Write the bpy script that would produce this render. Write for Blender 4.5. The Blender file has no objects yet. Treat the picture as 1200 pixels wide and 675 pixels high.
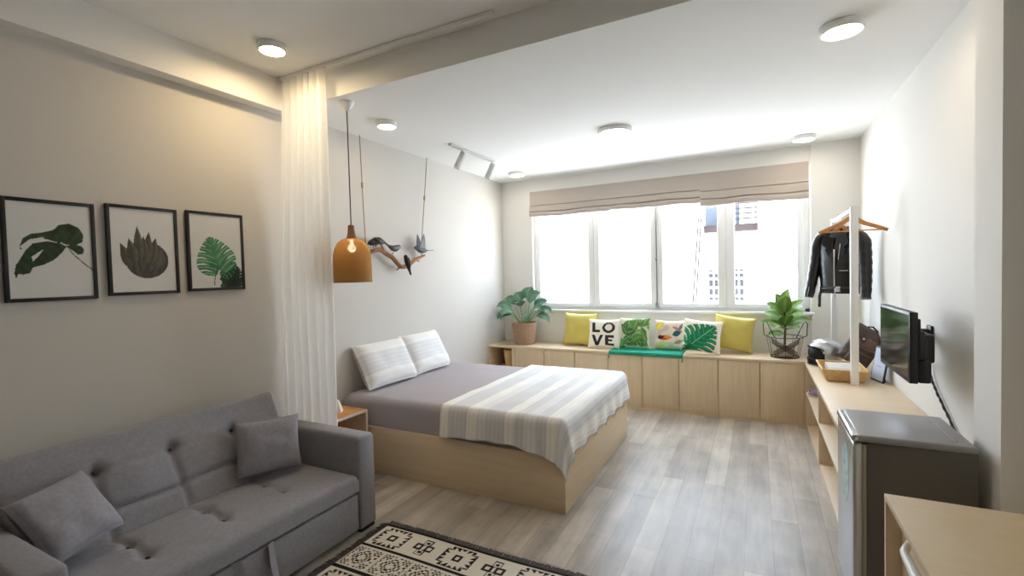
import bpy, bmesh, math, random
from mathutils import Vector, Matrix, noise
random.seed(7)
C = bpy.context.scene.collection
V = Vector
PI = math.pi

# ------------------------------------------------------------------ materials
def lin(r, g, b):
    f = lambda c: ((c / 255 + .055) / 1.055) ** 2.4 if c > 10 else c / 255 / 12.92
    return (f(r), f(g), f(b), 1)

def mat(name, col, rough=.6, metal=0, bump=None, var=None, spec=.5, coat=0, sheen=0):
    """col is a linear rgba; bump=(scale, strength); var=(scale xyz, amount) lightens and darkens the colour along a grain."""
    m = bpy.data.materials.new(name); m.use_nodes = True
    n, l = m.node_tree.nodes, m.node_tree.links
    p = n['Principled BSDF']
    p.inputs['Base Color'].default_value = col
    p.inputs['Roughness'].default_value = rough
    p.inputs['Metallic'].default_value = metal
    p.inputs['Specular IOR Level'].default_value = spec
    p.inputs['Coat Weight'].default_value = coat
    p.inputs['Sheen Weight'].default_value = sheen
    tc = n.new('ShaderNodeTexCoord')
    if var:
        mp = n.new('ShaderNodeMapping'); mp.inputs['Scale'].default_value = var[0]
        nz = n.new('ShaderNodeTexNoise'); nz.inputs['Scale'].default_value = 1; nz.inputs['Detail'].default_value = 5
        rm = n.new('ShaderNodeMapRange')
        rm.inputs['From Min'].default_value = .3; rm.inputs['From Max'].default_value = .7
        rm.inputs['To Min'].default_value = 1 - var[1]; rm.inputs['To Max'].default_value = 1 + var[1]
        mx = n.new('ShaderNodeVectorMath'); mx.operation = 'SCALE'
        mx.inputs[0].default_value = col[:3]
        l.new(tc.outputs['Object'], mp.inputs['Vector']); l.new(mp.outputs['Vector'], nz.inputs['Vector'])
        l.new(nz.outputs['Fac'], rm.inputs['Value']); l.new(rm.outputs['Result'], mx.inputs['Scale'])
        l.new(mx.outputs['Vector'], p.inputs['Base Color'])
    if bump:
        nb = n.new('ShaderNodeTexNoise'); nb.inputs['Scale'].default_value = bump[0]; nb.inputs['Detail'].default_value = 4
        bn = n.new('ShaderNodeBump'); bn.inputs['Strength'].default_value = bump[1]; bn.inputs['Distance'].default_value = .01
        l.new(tc.outputs['Object'], nb.inputs['Vector']); l.new(nb.outputs['Fac'], bn.inputs['Height'])
        l.new(bn.outputs['Normal'], p.inputs['Normal'])
    return m

def printed(name, rough=.8, bump=None):
    """A cloth or paper whose printed pattern comes from the mesh's colour attribute."""
    m = mat(name, (1, 1, 1, 1), rough, bump=bump, spec=.3)
    n, l = m.node_tree.nodes, m.node_tree.links
    a = n.new('ShaderNodeAttribute'); a.attribute_name = 'print'
    l.new(a.outputs['Color'], n['Principled BSDF'].inputs['Base Color'])
    return m

def emit(name, col, strength):
    m = bpy.data.materials.new(name); m.use_nodes = True
    p = m.node_tree.nodes['Principled BSDF']
    p.inputs['Base Color'].default_value = (.9, .9, .88, 1)
    p.inputs['Emission Color'].default_value = col
    p.inputs['Emission Strength'].default_value = strength
    return m

def sheer(name, col, trans, clear=0):
    """Diffuse + translucent (+ see-through) cloth."""
    m = bpy.data.materials.new(name); m.use_nodes = True
    n, l = m.node_tree.nodes, m.node_tree.links
    out = n['Material Output']; n.remove(n['Principled BSDF'])
    d = n.new('ShaderNodeBsdfDiffuse'); d.inputs['Color'].default_value = col
    t = n.new('ShaderNodeBsdfTranslucent'); t.inputs['Color'].default_value = col
    mx = n.new('ShaderNodeMixShader'); mx.inputs[0].default_value = trans
    l.new(d.outputs[0], mx.inputs[1]); l.new(t.outputs[0], mx.inputs[2])
    last = mx
    if clear:
        tr = n.new('ShaderNodeBsdfTransparent')
        m2 = n.new('ShaderNodeMixShader'); m2.inputs[0].default_value = clear
        l.new(mx.outputs[0], m2.inputs[1]); l.new(tr.outputs[0], m2.inputs[2]); last = m2
    l.new(last.outputs[0], out.inputs['Surface'])
    return m

def glass(name):
    m = bpy.data.materials.new(name); m.use_nodes = True
    n, l = m.node_tree.nodes, m.node_tree.links
    out = n['Material Output']; n.remove(n['Principled BSDF'])
    t = n.new('ShaderNodeBsdfTransparent'); t.inputs['Color'].default_value = (.97, .98, .98, 1)
    g = n.new('ShaderNodeBsdfGlossy'); g.inputs['Roughness'].default_value = .02
    mx = n.new('ShaderNodeMixShader'); mx.inputs[0].default_value = .05
    l.new(t.outputs[0], mx.inputs[1]); l.new(g.outputs[0], mx.inputs[2]); l.new(mx.outputs[0], out.inputs['Surface'])
    return m

def floor_material():
    m = mat('laminate_planks', (1, 1, 1, 1), .36, spec=.5)
    n, l = m.node_tree.nodes, m.node_tree.links
    p = n['Principled BSDF']; tc = n['Texture Coordinate']
    mp = n.new('ShaderNodeMapping'); mp.inputs['Rotation'].default_value = (0, 0, PI / 2); mp.inputs['Location'].default_value = (.3, .07, 0)
    br = n.new('ShaderNodeTexBrick'); br.offset = .37; br.offset_frequency = 2
    br.inputs['Scale'].default_value = 1
    br.inputs['Brick Width'].default_value = .95; br.inputs['Row Height'].default_value = .135
    br.inputs['Mortar Size'].default_value = .0012; br.inputs['Mortar Smooth'].default_value = .3
    br.inputs['Color1'].default_value = lin(190, 182, 172); br.inputs['Color2'].default_value = lin(160, 151, 141)
    br.inputs['Mortar'].default_value = lin(128, 120, 112)
    l.new(tc.outputs['Object'], mp.inputs['Vector']); l.new(mp.outputs['Vector'], br.inputs['Vector'])
    # long streaks of grain, and cloudy wear
    mg = n.new('ShaderNodeMapping'); mg.inputs['Scale'].default_value = (11, 1.5, 1)
    ng = n.new('ShaderNodeTexNoise'); ng.inputs['Scale'].default_value = 1; ng.inputs['Detail'].default_value = 7; ng.inputs['Roughness'].default_value = .62
    l.new(tc.outputs['Object'], mg.inputs['Vector']); l.new(mg.outputs['Vector'], ng.inputs['Vector'])
    rg = n.new('ShaderNodeMapRange'); rg.inputs['From Min'].default_value = .3; rg.inputs['From Max'].default_value = .7
    rg.inputs['To Min'].default_value = .70; rg.inputs['To Max'].default_value = 1.20
    l.new(ng.outputs['Fac'], rg.inputs['Value'])
    nc = n.new('ShaderNodeTexNoise'); nc.inputs['Scale'].default_value = 4.5; nc.inputs['Detail'].default_value = 6
    rc = n.new('ShaderNodeMapRange'); rc.inputs['From Min'].default_value = .25; rc.inputs['From Max'].default_value = .75; rc.inputs['To Min'].default_value = .84; rc.inputs['To Max'].default_value = 1.14
    l.new(tc.outputs['Object'], nc.inputs['Vector']); l.new(nc.outputs['Fac'], rc.inputs['Value'])
    s1 = n.new('ShaderNodeVectorMath'); s1.operation = 'SCALE'; s2 = n.new('ShaderNodeVectorMath'); s2.operation = 'SCALE'
    l.new(br.outputs['Color'], s1.inputs[0]); l.new(rg.outputs['Result'], s1.inputs['Scale'])
    l.new(s1.outputs[0], s2.inputs[0]); l.new(rc.outputs['Result'], s2.inputs['Scale'])
    l.new(s2.outputs[0], p.inputs['Base Color'])
    return m

M = dict(
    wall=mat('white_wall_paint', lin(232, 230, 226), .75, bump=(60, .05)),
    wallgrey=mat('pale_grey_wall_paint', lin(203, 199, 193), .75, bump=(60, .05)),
    wallrear=mat('taupe_wall_paint', lin(186, 178, 166), .75),
    ceil=mat('white_ceiling_paint', lin(236, 236, 235), .8),
    floor=floor_material(),
    wood=mat('maple_laminate', lin(218, 197, 165), .42, var=((3, 3, 40), .05)),
    woodx=mat('maple_laminate_flat', lin(220, 200, 170), .42, var=((5, 40, 40), .04)),
    woodv=mat('maple_laminate_upright', lin(214, 194, 162), .42, var=((40, 40, 3), .06)),
    wooddesk=mat('dimmed_maple_desktop', lin(194, 170, 130), .42, var=((5, 40, 40), .04)),  # warmer maple, darkened to stand in for the weaker light at the desk
    spot=mat('grey_enamel_and_rail_shade', lin(196, 196, 196), .4),
    woodedge=mat('maple_edge_band', lin(226, 203, 170), .5),
    gap=mat('shadow_gap', lin(70, 55, 40), .8),
    upvc=mat('white_window_plastic', lin(248, 249, 250), .35),
    white=mat('white_enamel', lin(238, 238, 236), .35),
    glass=glass('window_glass'),
    sofa=mat('grey_linen_upholstery', lin(144, 143, 150), .95, bump=(420, .35), var=((60, 60, 60), .09), spec=.2, sheen=.15),
    sofapil=mat('grey_linen_cushion', lin(148, 146, 154), .95, bump=(420, .35), var=((60, 60, 60), .09), spec=.2, sheen=.15),
    sofadark=mat('dark_tuft_button', lin(70, 68, 72), .9),
    foot=mat('black_plastic', lin(25, 25, 27), .5),
    black=mat('black_frame', lin(14, 14, 15), .45),
    blind=sheer('taupe_linen_blind', lin(192, 182, 172), .12),
    curtain=sheer('white_voile', lin(250, 249, 246), .42, .08),
    sheet=mat('mauve_grey_sheet', lin(172, 165, 168), .9, bump=(30, .08), spec=.2),
    throw=printed('striped_cotton_throw', .9, bump=(300, .25)),
    print_=printed('printed_cotton', .85, bump=(250, .15)),
    paper=printed('printed_paper', .55),
    rug=printed('woven_rug', .95, bump=(260, .5)),
    fringe=mat('charcoal_fringe', lin(92, 89, 90), .95),
    fringelight=mat('pale_fringe', lin(190, 184, 172), .95),
    yellow=mat('yellow_satin', lin(204, 190, 92), .42, bump=(25, .06), sheen=.3),
    mat_=mat('teal_cotton', lin(24, 150, 122), .85, bump=(200, .2)),
    wicker=mat('woven_basket', lin(176, 146, 120), .85, bump=(90, .6), var=((30, 30, 60), .2)),
    wicker2=mat('pale_wicker', lin(214, 178, 122), .8, bump=(120, .7), var=((50, 50, 90), .18)),
    soil=mat('potting_soil', lin(60, 48, 38), .95),
    leafa=printed('silvery_green_leaf', .45),
    leafb=printed('bright_green_leaf', .45),
    stem=mat('green_stem', lin(120, 150, 90), .6),
    bark=mat('brown_stem', lin(92, 74, 58), .8),
    wire=mat('bronze_wire', lin(78, 64, 56), .4, metal=.6),
    liner=mat('cream_pot', lin(216, 208, 196), .7),
    silver=mat('silver_paint', lin(196, 198, 200), .28, metal=.75),
    silverside=mat('grey_enamel_side', lin(92, 88, 82), .42),
    silvertop=mat('grey_fridge_top', lin(150, 150, 152), .32),
    gasket=mat('beige_gasket', lin(170, 160, 142), .6),
    sticker=printed('fridge_sticker', .4),
    leather=mat('black_leather', lin(9, 9, 11), .30, bump=(40, .25), spec=.6),
    brownleather=mat('brown_leather', lin(72, 52, 44), .42, bump=(50, .2)),
    brownlight=mat('worn_brown_leather', lin(98, 74, 60), .5, bump=(60, .2)),
    hanger=mat('varnished_beech', lin(190, 132, 70), .35, var=((10, 40, 40), .1)),
    steel=mat('steel', lin(190, 190, 192), .25, metal=1),
    visor=mat('black_visor', lin(12, 12, 14), .15),
    screen=mat('tv_glass', lin(46, 48, 50), .08, spec=.8),
    tvback=mat('tv_plastic', lin(20, 20, 22), .45),
    tablet=mat('pale_blue_panel', lin(196, 208, 228), .3),
    towel=mat('white_terry', lin(242, 240, 238), .95, bump=(220, .6)),
    cable=mat('black_cable', lin(28, 28, 30), .5),
    branch=mat('driftwood', lin(150, 106, 74), .8, bump=(60, .6), var=((20, 20, 20), .25)),
    rope=mat('jute_rope', lin(150, 128, 92), .9),
    birdblack=mat('black_painted_bird', lin(20, 19, 20), .5),
    birdgrey=mat('grey_painted_bird', lin(72, 72, 76), .5),
    rattan=sheer('woven_rattan', lin(176, 138, 88), .28, .13),
    neck=mat('rattan_neck', lin(140, 100, 62), .7),
    lampwarm=emit('warm_diffuser', (1, .75, .43, 1), 145),
    lampcool=emit('neutral_diffuser', (1, .88, .70, 1), 26),
    lampsoft=emit('soft_warm_diffuser', (1, .80, .54, 1), 36),
    bulb=emit('warm_bulb', (1, .82, .56, 1), 40),
    facade=mat('cream_render', lin(250, 244, 236), .9),
    facade2=mat('white_render', lin(253, 253, 252), .9),
    ledge=mat('brown_ledge', lin(40, 26, 24), .8),
    louver=mat('grey_louvre', lin(36, 32, 36), .7),
    bluewall=mat('blue_grey_panel', lin(62, 66, 76), .7),
    darkpane=mat('dark_pane', lin(32, 32, 38), .3),
    slate=mat('pale_arch_moulding', lin(120, 118, 118), .8),
    shoe=mat('lilac_fabric', lin(150, 132, 150), .8),
    sole=mat('pale_rubber', lin(214, 208, 204), .6),
    plastic=mat('ivory_plastic', lin(226, 220, 208), .4),
)

# ------------------------------------------------------------------ mesh building
class MB:
    def __init__(s): s.v = []; s.f = []; s.c = []; s.mi = []; s.curm = 0
    def add(s, vs, fs, mx=None, cols=None):
        b = len(s.v)
        s.v += [tuple(mx @ V(p)) if mx else tuple(p) for p in vs]
        s.f += [tuple(b + i for i in f) for f in fs]
        s.mi += [s.curm] * len(fs)
        s.c += list(cols) if cols else [(1, 1, 1)] * len(vs)
        return s
    def box(s, x0, x1, y0, y1, z0, z1, bev=0, mx=None, seg=2):
        bm = bmesh.new(); bmesh.ops.create_cube(bm, size=1)
        for v in bm.verts:
            v.co = V(((x0 + x1) / 2 + v.co.x * (x1 - x0), (y0 + y1) / 2 + v.co.y * (y1 - y0), (z0 + z1) / 2 + v.co.z * (z1 - z0)))
        if bev: bmesh.ops.bevel(bm, geom=list(bm.edges), offset=bev, segments=seg, profile=.5, affect='EDGES')
        bm.verts.index_update()
        s.add([v.co.copy() for v in bm.verts], [[v.index for v in f.verts] for f in bm.faces], mx); bm.free(); return s
    def grid(s, fn, nu, nv, mx=None, col=None, closeu=False):
        vs = []; cs = []
        for j in range(nv + 1):
            for i in range(nu + (0 if closeu else 1)):
                u, v = i / nu, j / nv
                vs.append(fn(u, v))
                if col: cs.append(col(u, v))
        w = nu if closeu else nu + 1
        fs = []
        for j in range(nv):
            for i in range(nu):
                k = (i + 1) % w
                fs.append((j * w + i, j * w + k, (j + 1) * w + k, (j + 1) * w + i))
        return s.add(vs, fs, mx, cs or None)
    def tube(s, pts, rad, n=8, mx=None, cap=True, flat=1, up=None):
        pts = [V(p) for p in pts]; m = len(pts)
        rs = rad if isinstance(rad, (list, tuple)) else [rad] * m
        tg = [((pts[min(i + 1, m - 1)] - pts[max(i - 1, 0)]).normalized()) for i in range(m)]
        a = V(up) if up else (V((0, 0, 1)) if abs(tg[0].z) < .9 else V((1, 0, 0)))
        vs = []
        for i in range(m):
            x = (a - tg[i] * a.dot(tg[i])).normalized(); a = x; y = tg[i].cross(x)
            for k in range(n):
                t = 2 * PI * k / n
                vs.append(pts[i] + x * (math.cos(t) * rs[i]) + y * (math.sin(t) * rs[i] * flat))
        fs = [(i * n + k, i * n + (k + 1) % n, (i + 1) * n + (k + 1) % n, (i + 1) * n + k) for i in range(m - 1) for k in range(n)]
        if cap: fs += [tuple(reversed(range(n))), tuple(range((m - 1) * n, m * n))]
        return s.add(vs, fs, mx)
    def lathe(s, prof, cx=0, cy=0, n=32, mx=None, sx=1, sy=1, wob=None):
        vs = []
        for j, (r, z) in enumerate(prof):
            for k in range(n):
                t = 2 * PI * k / n
                q = r * (1 + (wob(t, z) if wob else 0))
                vs.append((cx + q * math.cos(t) * sx, cy + q * math.sin(t) * sy, z))
        m = len(prof)
        fs = [(i * n + k, i * n + (k + 1) % n, (i + 1) * n + (k + 1) % n, (i + 1) * n + k) for i in range(m - 1) for k in range(n)]
        if prof[0][0] > 1e-4: fs.append(tuple(reversed(range(n))))
        if prof[-1][0] > 1e-4: fs.append(tuple(range((m - 1) * n, m * n)))
        return s.add(vs, fs, mx)
    def prism(s, poly, d0, d1, mx=None):
        """poly in local xy, extruded along local z"""
        n = len(poly)
        vs = [(x, y, d0) for x, y in poly] + [(x, y, d1) for x, y in poly]
        fs = [tuple(reversed(range(n))), tuple(range(n, 2 * n))] + [(i, (i + 1) % n, n + (i + 1) % n, n + i) for i in range(n)]
        return s.add(vs, fs, mx)
    def ell(s, c, r, n=16, m=10, mx=None):
        pr = lambda j: PI * j / m
        vs = [(c[0] + r[0] * math.sin(pr(j)) * math.cos(2 * PI * k / n), c[1] + r[1] * math.sin(pr(j)) * math.sin(2 * PI * k / n), c[2] - r[2] * math.cos(pr(j))) for j in range(1, m) for k in range(n)]
        b = len(vs); vs += [(c[0], c[1], c[2] - r[2]), (c[0], c[1], c[2] + r[2])]
        fs = [(i * n + k, i * n + (k + 1) % n, (i + 1) * n + (k + 1) % n, (i + 1) * n + k) for i in range(m - 2) for k in range(n)]
        fs += [(b, (k + 1) % n, k) for k in range(n)] + [(b + 1, (m - 2) * n + k, (m - 2) * n + (k + 1) % n) for k in range(n)]
        return s.add(vs, fs, mx)

def obj(name, mb, m, parent=None, smooth=True, ang=38, loc=None):
    me = bpy.data.meshes.new(name)
    me.from_pydata(mb.v, [], mb.f)
    for q in (m if isinstance(m, (list, tuple)) else [m]): me.materials.append(q)
    if any(mb.mi): me.polygons.foreach_set('material_index', mb.mi)
    if any(c != (1, 1, 1) for c in mb.c):
        at = me.color_attributes.new('print', 'FLOAT_COLOR', 'POINT')
        at.data.foreach_set('color', [x for c in mb.c for x in (c[0], c[1], c[2], 1)])
    me.validate()
    bm = bmesh.new(); bm.from_mesh(me); bmesh.ops.recalc_face_normals(bm, faces=bm.faces); bm.to_mesh(me); bm.free()
    if smooth:
        me.polygons.foreach_set('use_smooth', [True] * len(me.polygons))
        me.set_sharp_from_angle(angle=math.radians(ang))
    o = bpy.data.objects.new(name, me); C.objects.link(o)
    if parent: o.parent = parent
    if loc: o.location = loc
    return o

def tag(o, label=None, cat=None, group=None, kind=None):
    if label: o['label'] = label
    if cat: o['category'] = cat
    if group: o['group'] = group
    if kind: o['kind'] = kind
    return o

def thing(name, label, cat, loc=(0, 0, 0), rotz=0, group=None):
    o = bpy.data.objects.new(name, None); C.objects.link(o)
    o.empty_display_size = .1
    o.location = loc; o.rotation_euler = (0, 0, rotz)
    return tag(o, label, cat, group)

def dup(root, loc, label, rotz=None):
    r = root.copy(); C.objects.link(r); r.location = loc; r['label'] = label
    if rotz is not None: r.rotation_euler = (0, 0, rotz)
    for ch in list(root.children):
        c = ch.copy(); C.objects.link(c); c.parent = r
        for g in list(ch.children):
            d = g.copy(); C.objects.link(d); d.parent = c
    return r

def struct(name, mb, m, label=None, **k):
    o = obj(name, mb, m, **k); o['kind'] = 'structure'
    if label: o['label'] = label
    return o

def frame(origin, X, Y):
    X = V(X).normalized(); Y = V(Y); Y = (Y - X * X.dot(Y)).normalized(); Z = X.cross(Y)
    return Matrix(((X.x, Y.x, Z.x, origin[0]), (X.y, Y.y, Z.y, origin[1]), (X.z, Y.z, Z.z, origin[2]), (0, 0, 0, 1)))

def inpoly(x, y, P):
    r = False; j = len(P) - 1
    for i in range(len(P)):
        xi, yi = P[i]; xj, yj = P[j]
        if (yi > y) != (yj > y) and x < (xj - xi) * (y - yi) / (yj - yi) + xi: r = not r
        j = i
    return r

def rgb(r, g, b): return lin(r, g, b)[:3]
def mixc(a, b, t): return tuple(a[i] + (b[i] - a[i]) * t for i in range(3))
def nz(x, y, z=0): return noise.noise(V((x, y, z)))
def sm(a, b, x):
    t = min(1, max(0, (x - a) / (b - a))); return t * t * (3 - 2 * t)

# ------------------------------------------------------------------ the room
XL, XR, YB, YN = -3.0, .88, 5.58, -1.8
ZC, ZL, ZS = 2.696, 2.88, 2.662       # bedroom ceiling, living ceiling, soffit of the side beam
WX0, WX1, WZ0, WZ1 = -2.57, .477, 1.03, 2.50   # window opening

struct('floor', MB().box(XL - .2, XR + .2, YN - .2, YB + .2, -.15, 0), M['floor'], 'grey oak laminate plank floor', smooth=False)
b = MB().box(XL - .2, XR + .2, 2.30, YB + .2, ZC, ZL + .15)
struct('ceiling', b, M['ceil'], 'white bedroom ceiling', smooth=False)
struct('ceiling_living', MB().box(XL - .2, XR + .2, YN - .2, 2.30, ZL, ZL + .15), M['ceil'], 'higher ceiling over the sofa', smooth=False)
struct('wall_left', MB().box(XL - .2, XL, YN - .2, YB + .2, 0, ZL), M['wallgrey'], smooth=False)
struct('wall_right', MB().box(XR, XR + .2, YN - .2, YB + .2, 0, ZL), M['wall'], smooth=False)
struct('wall_rear', MB().box(XL, XR, YN - .2, YN, 0, ZL), M['wallrear'], smooth=False)
b = MB().box(XL, WX0, YB, YB + .2, 0, ZC).box(WX1, XR, YB, YB + .2, 0, ZC).box(WX0, WX1, YB, YB + .2, 0, WZ0).box(WX0, WX1, YB, YB + .2, WZ1, ZC)
struct('wall_back', b, M['wall'], smooth=False)
struct('wall_pilaster', MB().box(WX1 + .004, XR, YB - .03, YB, .6, ZC), M['wall'], 'shallow pilaster beside the window', smooth=False)
struct('wall_column', MB().box(.775, XR, 2.30, 2.54, 0, ZC), M['wall'], 'column carrying the cross beam behind the fridge', smooth=False)
struct('beam_left', MB().box(XL, -2.905, YN, 2.30, ZS, ZL), M['wall'], 'boxed beam along the wall above the pictures', smooth=False)
struct('trim_1', MB().box(WX0 - .04, WX1 + .03, YB - .035, YB + .05, 1.004, WZ0, .004), M['upvc'], 'white window sill board')

# window: outer frame, four sashes each with its pane, espagnolette rod and handle
wn = bpy.data.objects.new('window_1', None); C.objects.link(wn); wn['kind'] = 'structure'
wn['label'] = 'wide white four-pane window'
fy0, fy1 = YB + .065, YB + .125
b = MB().box(WX0, WX1, fy0, fy1, WZ0, WZ0 + .035, .004).box(WX0, WX1, fy0, fy1, WZ1 - .03, WZ1, .004)
b.box(WX0, WX0 + .045, fy0, fy1, WZ0, WZ1, .004).box(WX1 - .045, WX1, fy0, fy1, WZ0, WZ1, .004)
for xm in (-1.774, -1.026, -.2945): b.box(xm - .03, xm + .03, fy0 + .002, fy1, WZ0 + .01, WZ1 - .01, .004)
obj('window_frame', b, M['upvc'], wn)
panes = [(-2.488, -1.844), (-1.703, -1.097), (-.957, -.379), (-.21, .367)]
edges = [(-2.524, -1.776), (-1.772, -1.03), (-1.022, -.297), (-.292, .43)]
pz0, pz1 = 1.108, 2.43
for (p0, p1), (e0, e1) in zip(panes, edges):
    s = MB()
    y0, y1 = fy0 - .012, fy1 - .012
    s.box(e0, p0, y0, y1, WZ0 + .03, WZ1 - .025, .005).box(p1, e1, y0, y1, WZ0 + .03, WZ1 - .025, .005)
    s.box(p0 - .005, p1 + .005, y0, y1, WZ0 + .03, pz0, .005).box(p0 - .005, p1 + .005, y0, y1, pz1, WZ1 - .025, .005)
    so = obj('window_sash', s, M['upvc'], wn)
    obj('window_pane', MB().box(p0 - .004, p1 + .004, fy0 + .018, fy0 + .024, pz0 - .004, pz1 + .004), M['glass'], so, smooth=False)
b = MB().box(-1.031, -1.021, fy0 - .02, fy0 - .008, 1.10, 2.42, .002)
obj('espagnolette_rod', b, M['steel'], wn)
b = MB().box(-1.042, -1.012, fy0 - .035, fy0 - .012, 1.05, 1.115, .006).box(-1.035, -1.019, fy0 - .05, fy0 - .03, 1.06, 1.10, .005)
b.box(-1.036, -1.018, fy0 - .03, fy0 - .01, 1.60, 1.63, .004)
obj('window_handle', b, M['steel'], wn)

# ------------------------------------------------------------------ roman blinds
def blind(x0, x1, zb, label, seed, bend=0):
    rnd = random.Random(seed)
    o = thing('roman_blind', label, 'blind', ((x0 + x1) / 2, YB - .004, 2.53), group='roman blinds over the window')
    w = x1 - x0
    drop = 2.53 - zb
    # profile (distance from wall, z below the head): flat front, then three stacked folds
    prof = [(.022, 0), (.034, .004), (.036, .07), (.040, drop * .50), (.046, drop * .545), (.034, drop * .58), (.052, drop * .60), (.058, drop * .72), (.06, drop * .79), (.038, drop * .815),
            (.056, drop * .825), (.064, drop * .90), (.060, drop * .955), (.05, drop), (.03, drop * .995), (.022, drop * .96)]
    b = MB()
    n = 28
    def P(u, v):
        k = v * (len(prof) - 1); i = min(int(k), len(prof) - 2); t = k - i
        d = prof[i][0] * (1 - t) + prof[i + 1][0] * t; z = prof[i][1] * (1 - t) + prof[i + 1][1] * t
        wv = nz(u * 4 + seed * 3, z * 6, seed) * .008 * sm(.05, .2, z)
        z += (nz(u * 3, seed * 5.1, v * 2) * .014 + bend * (u - .5) ** 2) * sm(.12, .3, z)
        return ((u - .5) * w, -(d + wv), -z)
    b.grid(P, n, (len(prof) - 1) * 3)
    b.grid(lambda u, v: ((u - .5) * w, -.020, -v * drop * .97), n, 10)
    obj('blind_fabric', b, M['blind'], o, ang=60)
    obj('head_rail', MB().box(-w / 2 + .004, w / 2 - .004, -.02, -.002, -.03, -.001, .002), M['upvc'], o)
blind(-2.575, -1.5378, 2.205, 'taupe roman blind above the potted plant end of the window, partly gathered', 1)
blind(-1.5362, -.5388, 2.208, 'taupe roman blind over the middle of the window, hanging level', 2)
blind(-.5372, .462, 2.172, 'taupe roman blind at the clothes rack end of the window, hanging lowest', 3)

# ------------------------------------------------------------------ bench with cupboards
b = None
bench = thing('window_bench', 'long maple window bench of cupboards with open cubby beside bed', 'bench', (-1.06, 5.35, 0))
def L(mb, loc):   # move a mesh drawn in world coordinates into a thing's own
    mb.v = [(x - loc[0], y - loc[1], z - loc[2]) for x, y, z in mb.v]; return mb
BL = (-1.06, 5.35, 0)
BX0, BX1, BY0, BY1, BZ = -2.998, .388, 5.12, 5.576, .61
obj('bench_top', L(MB().box(BX0, .876, BY0 - .005, BY1, BZ - .026, BZ, .002), BL), M['woodx'], bench)
c = MB().box(BX0, BX0 + .018, BY0, BY1, .0, BZ - .026).box(-2.672, -2.636, BY0, BY1, 0, BZ - .026)
c.box(BX0, -2.66, BY1 - .012, BY1, 0, BZ - .026).box(BX0, -2.66, BY0 + .003, BY1, .02, .04).box(BX0, -2.66, BY0 + .01, BY1, .30, .318)
c.box(-2.64, BX1, BY0 + .02, BY1, .02, BZ - .03).box(-2.64, BX1, BY0 + .004, BY0 + .03, 0, .022).box(.386, .875, BY0 + .002, BY1, 0, BZ - .028)
obj('bench_carcass', L(c, BL), M['wood'], bench)
dx = [-2.633, -2.247, -1.863, -1.476, -1.100, -.727, -.353, .018, .386]
for i in range(8):
    d = obj('cupboard_door', L(MB().box(dx[i] + .0032, dx[i + 1] - .0032, BY0 - .001, BY0 + .0185, .024, BZ - .030, .0015), BL), M['woodv'], bench)
    hx = dx[i + 1] - .035 if i % 2 == 0 else dx[i] + .035
    kb = MB().box(hx - .03, hx + .03, BY0 - .0022, BY0 - .0008, .545, .553, .0005)
    obj('finger_pull', L(kb, BL), M['woodedge'], d)

# ------------------------------------------------------------------ counter along the wall
ct = thing('wall_counter', 'maple counter with open shelves along the wall under the television', 'counter', (.63, 4.1, 0))
CL = (.63, 4.1, 0)
CX0, CX1, CY0, CY1 = .39, .876, 2.80, 5.118
obj('counter_top', L(MB().box(CX0, CX1, CY0, CY1 - .008, .584, .61, .002), CL), M['woodx'], ct)
obj('counter_shelf', L(MB().box(CX0 + .004, CX1, CY0 + .02, CY1 - .02, .318, .336, .001), CL), M['woodx'], ct)
for y in (2.80, 4.11, 5.092):
    obj('side_panel', L(MB().box(CX0 + .006, CX1, y, y + .018, 0, .584, .001), CL), M['woodv'], ct)
obj('plinth', L(MB().box(CX0 + .01, CX1, CY0 + .02, CY1 - .03, 0, .03, .001), CL), M['woodx'], ct)
obj('back_panel', L(MB().box(CX1 - .008, CX1, CY0 + .02, CY1 - .03, .03, .584), CL), M['wood'], ct)

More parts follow.
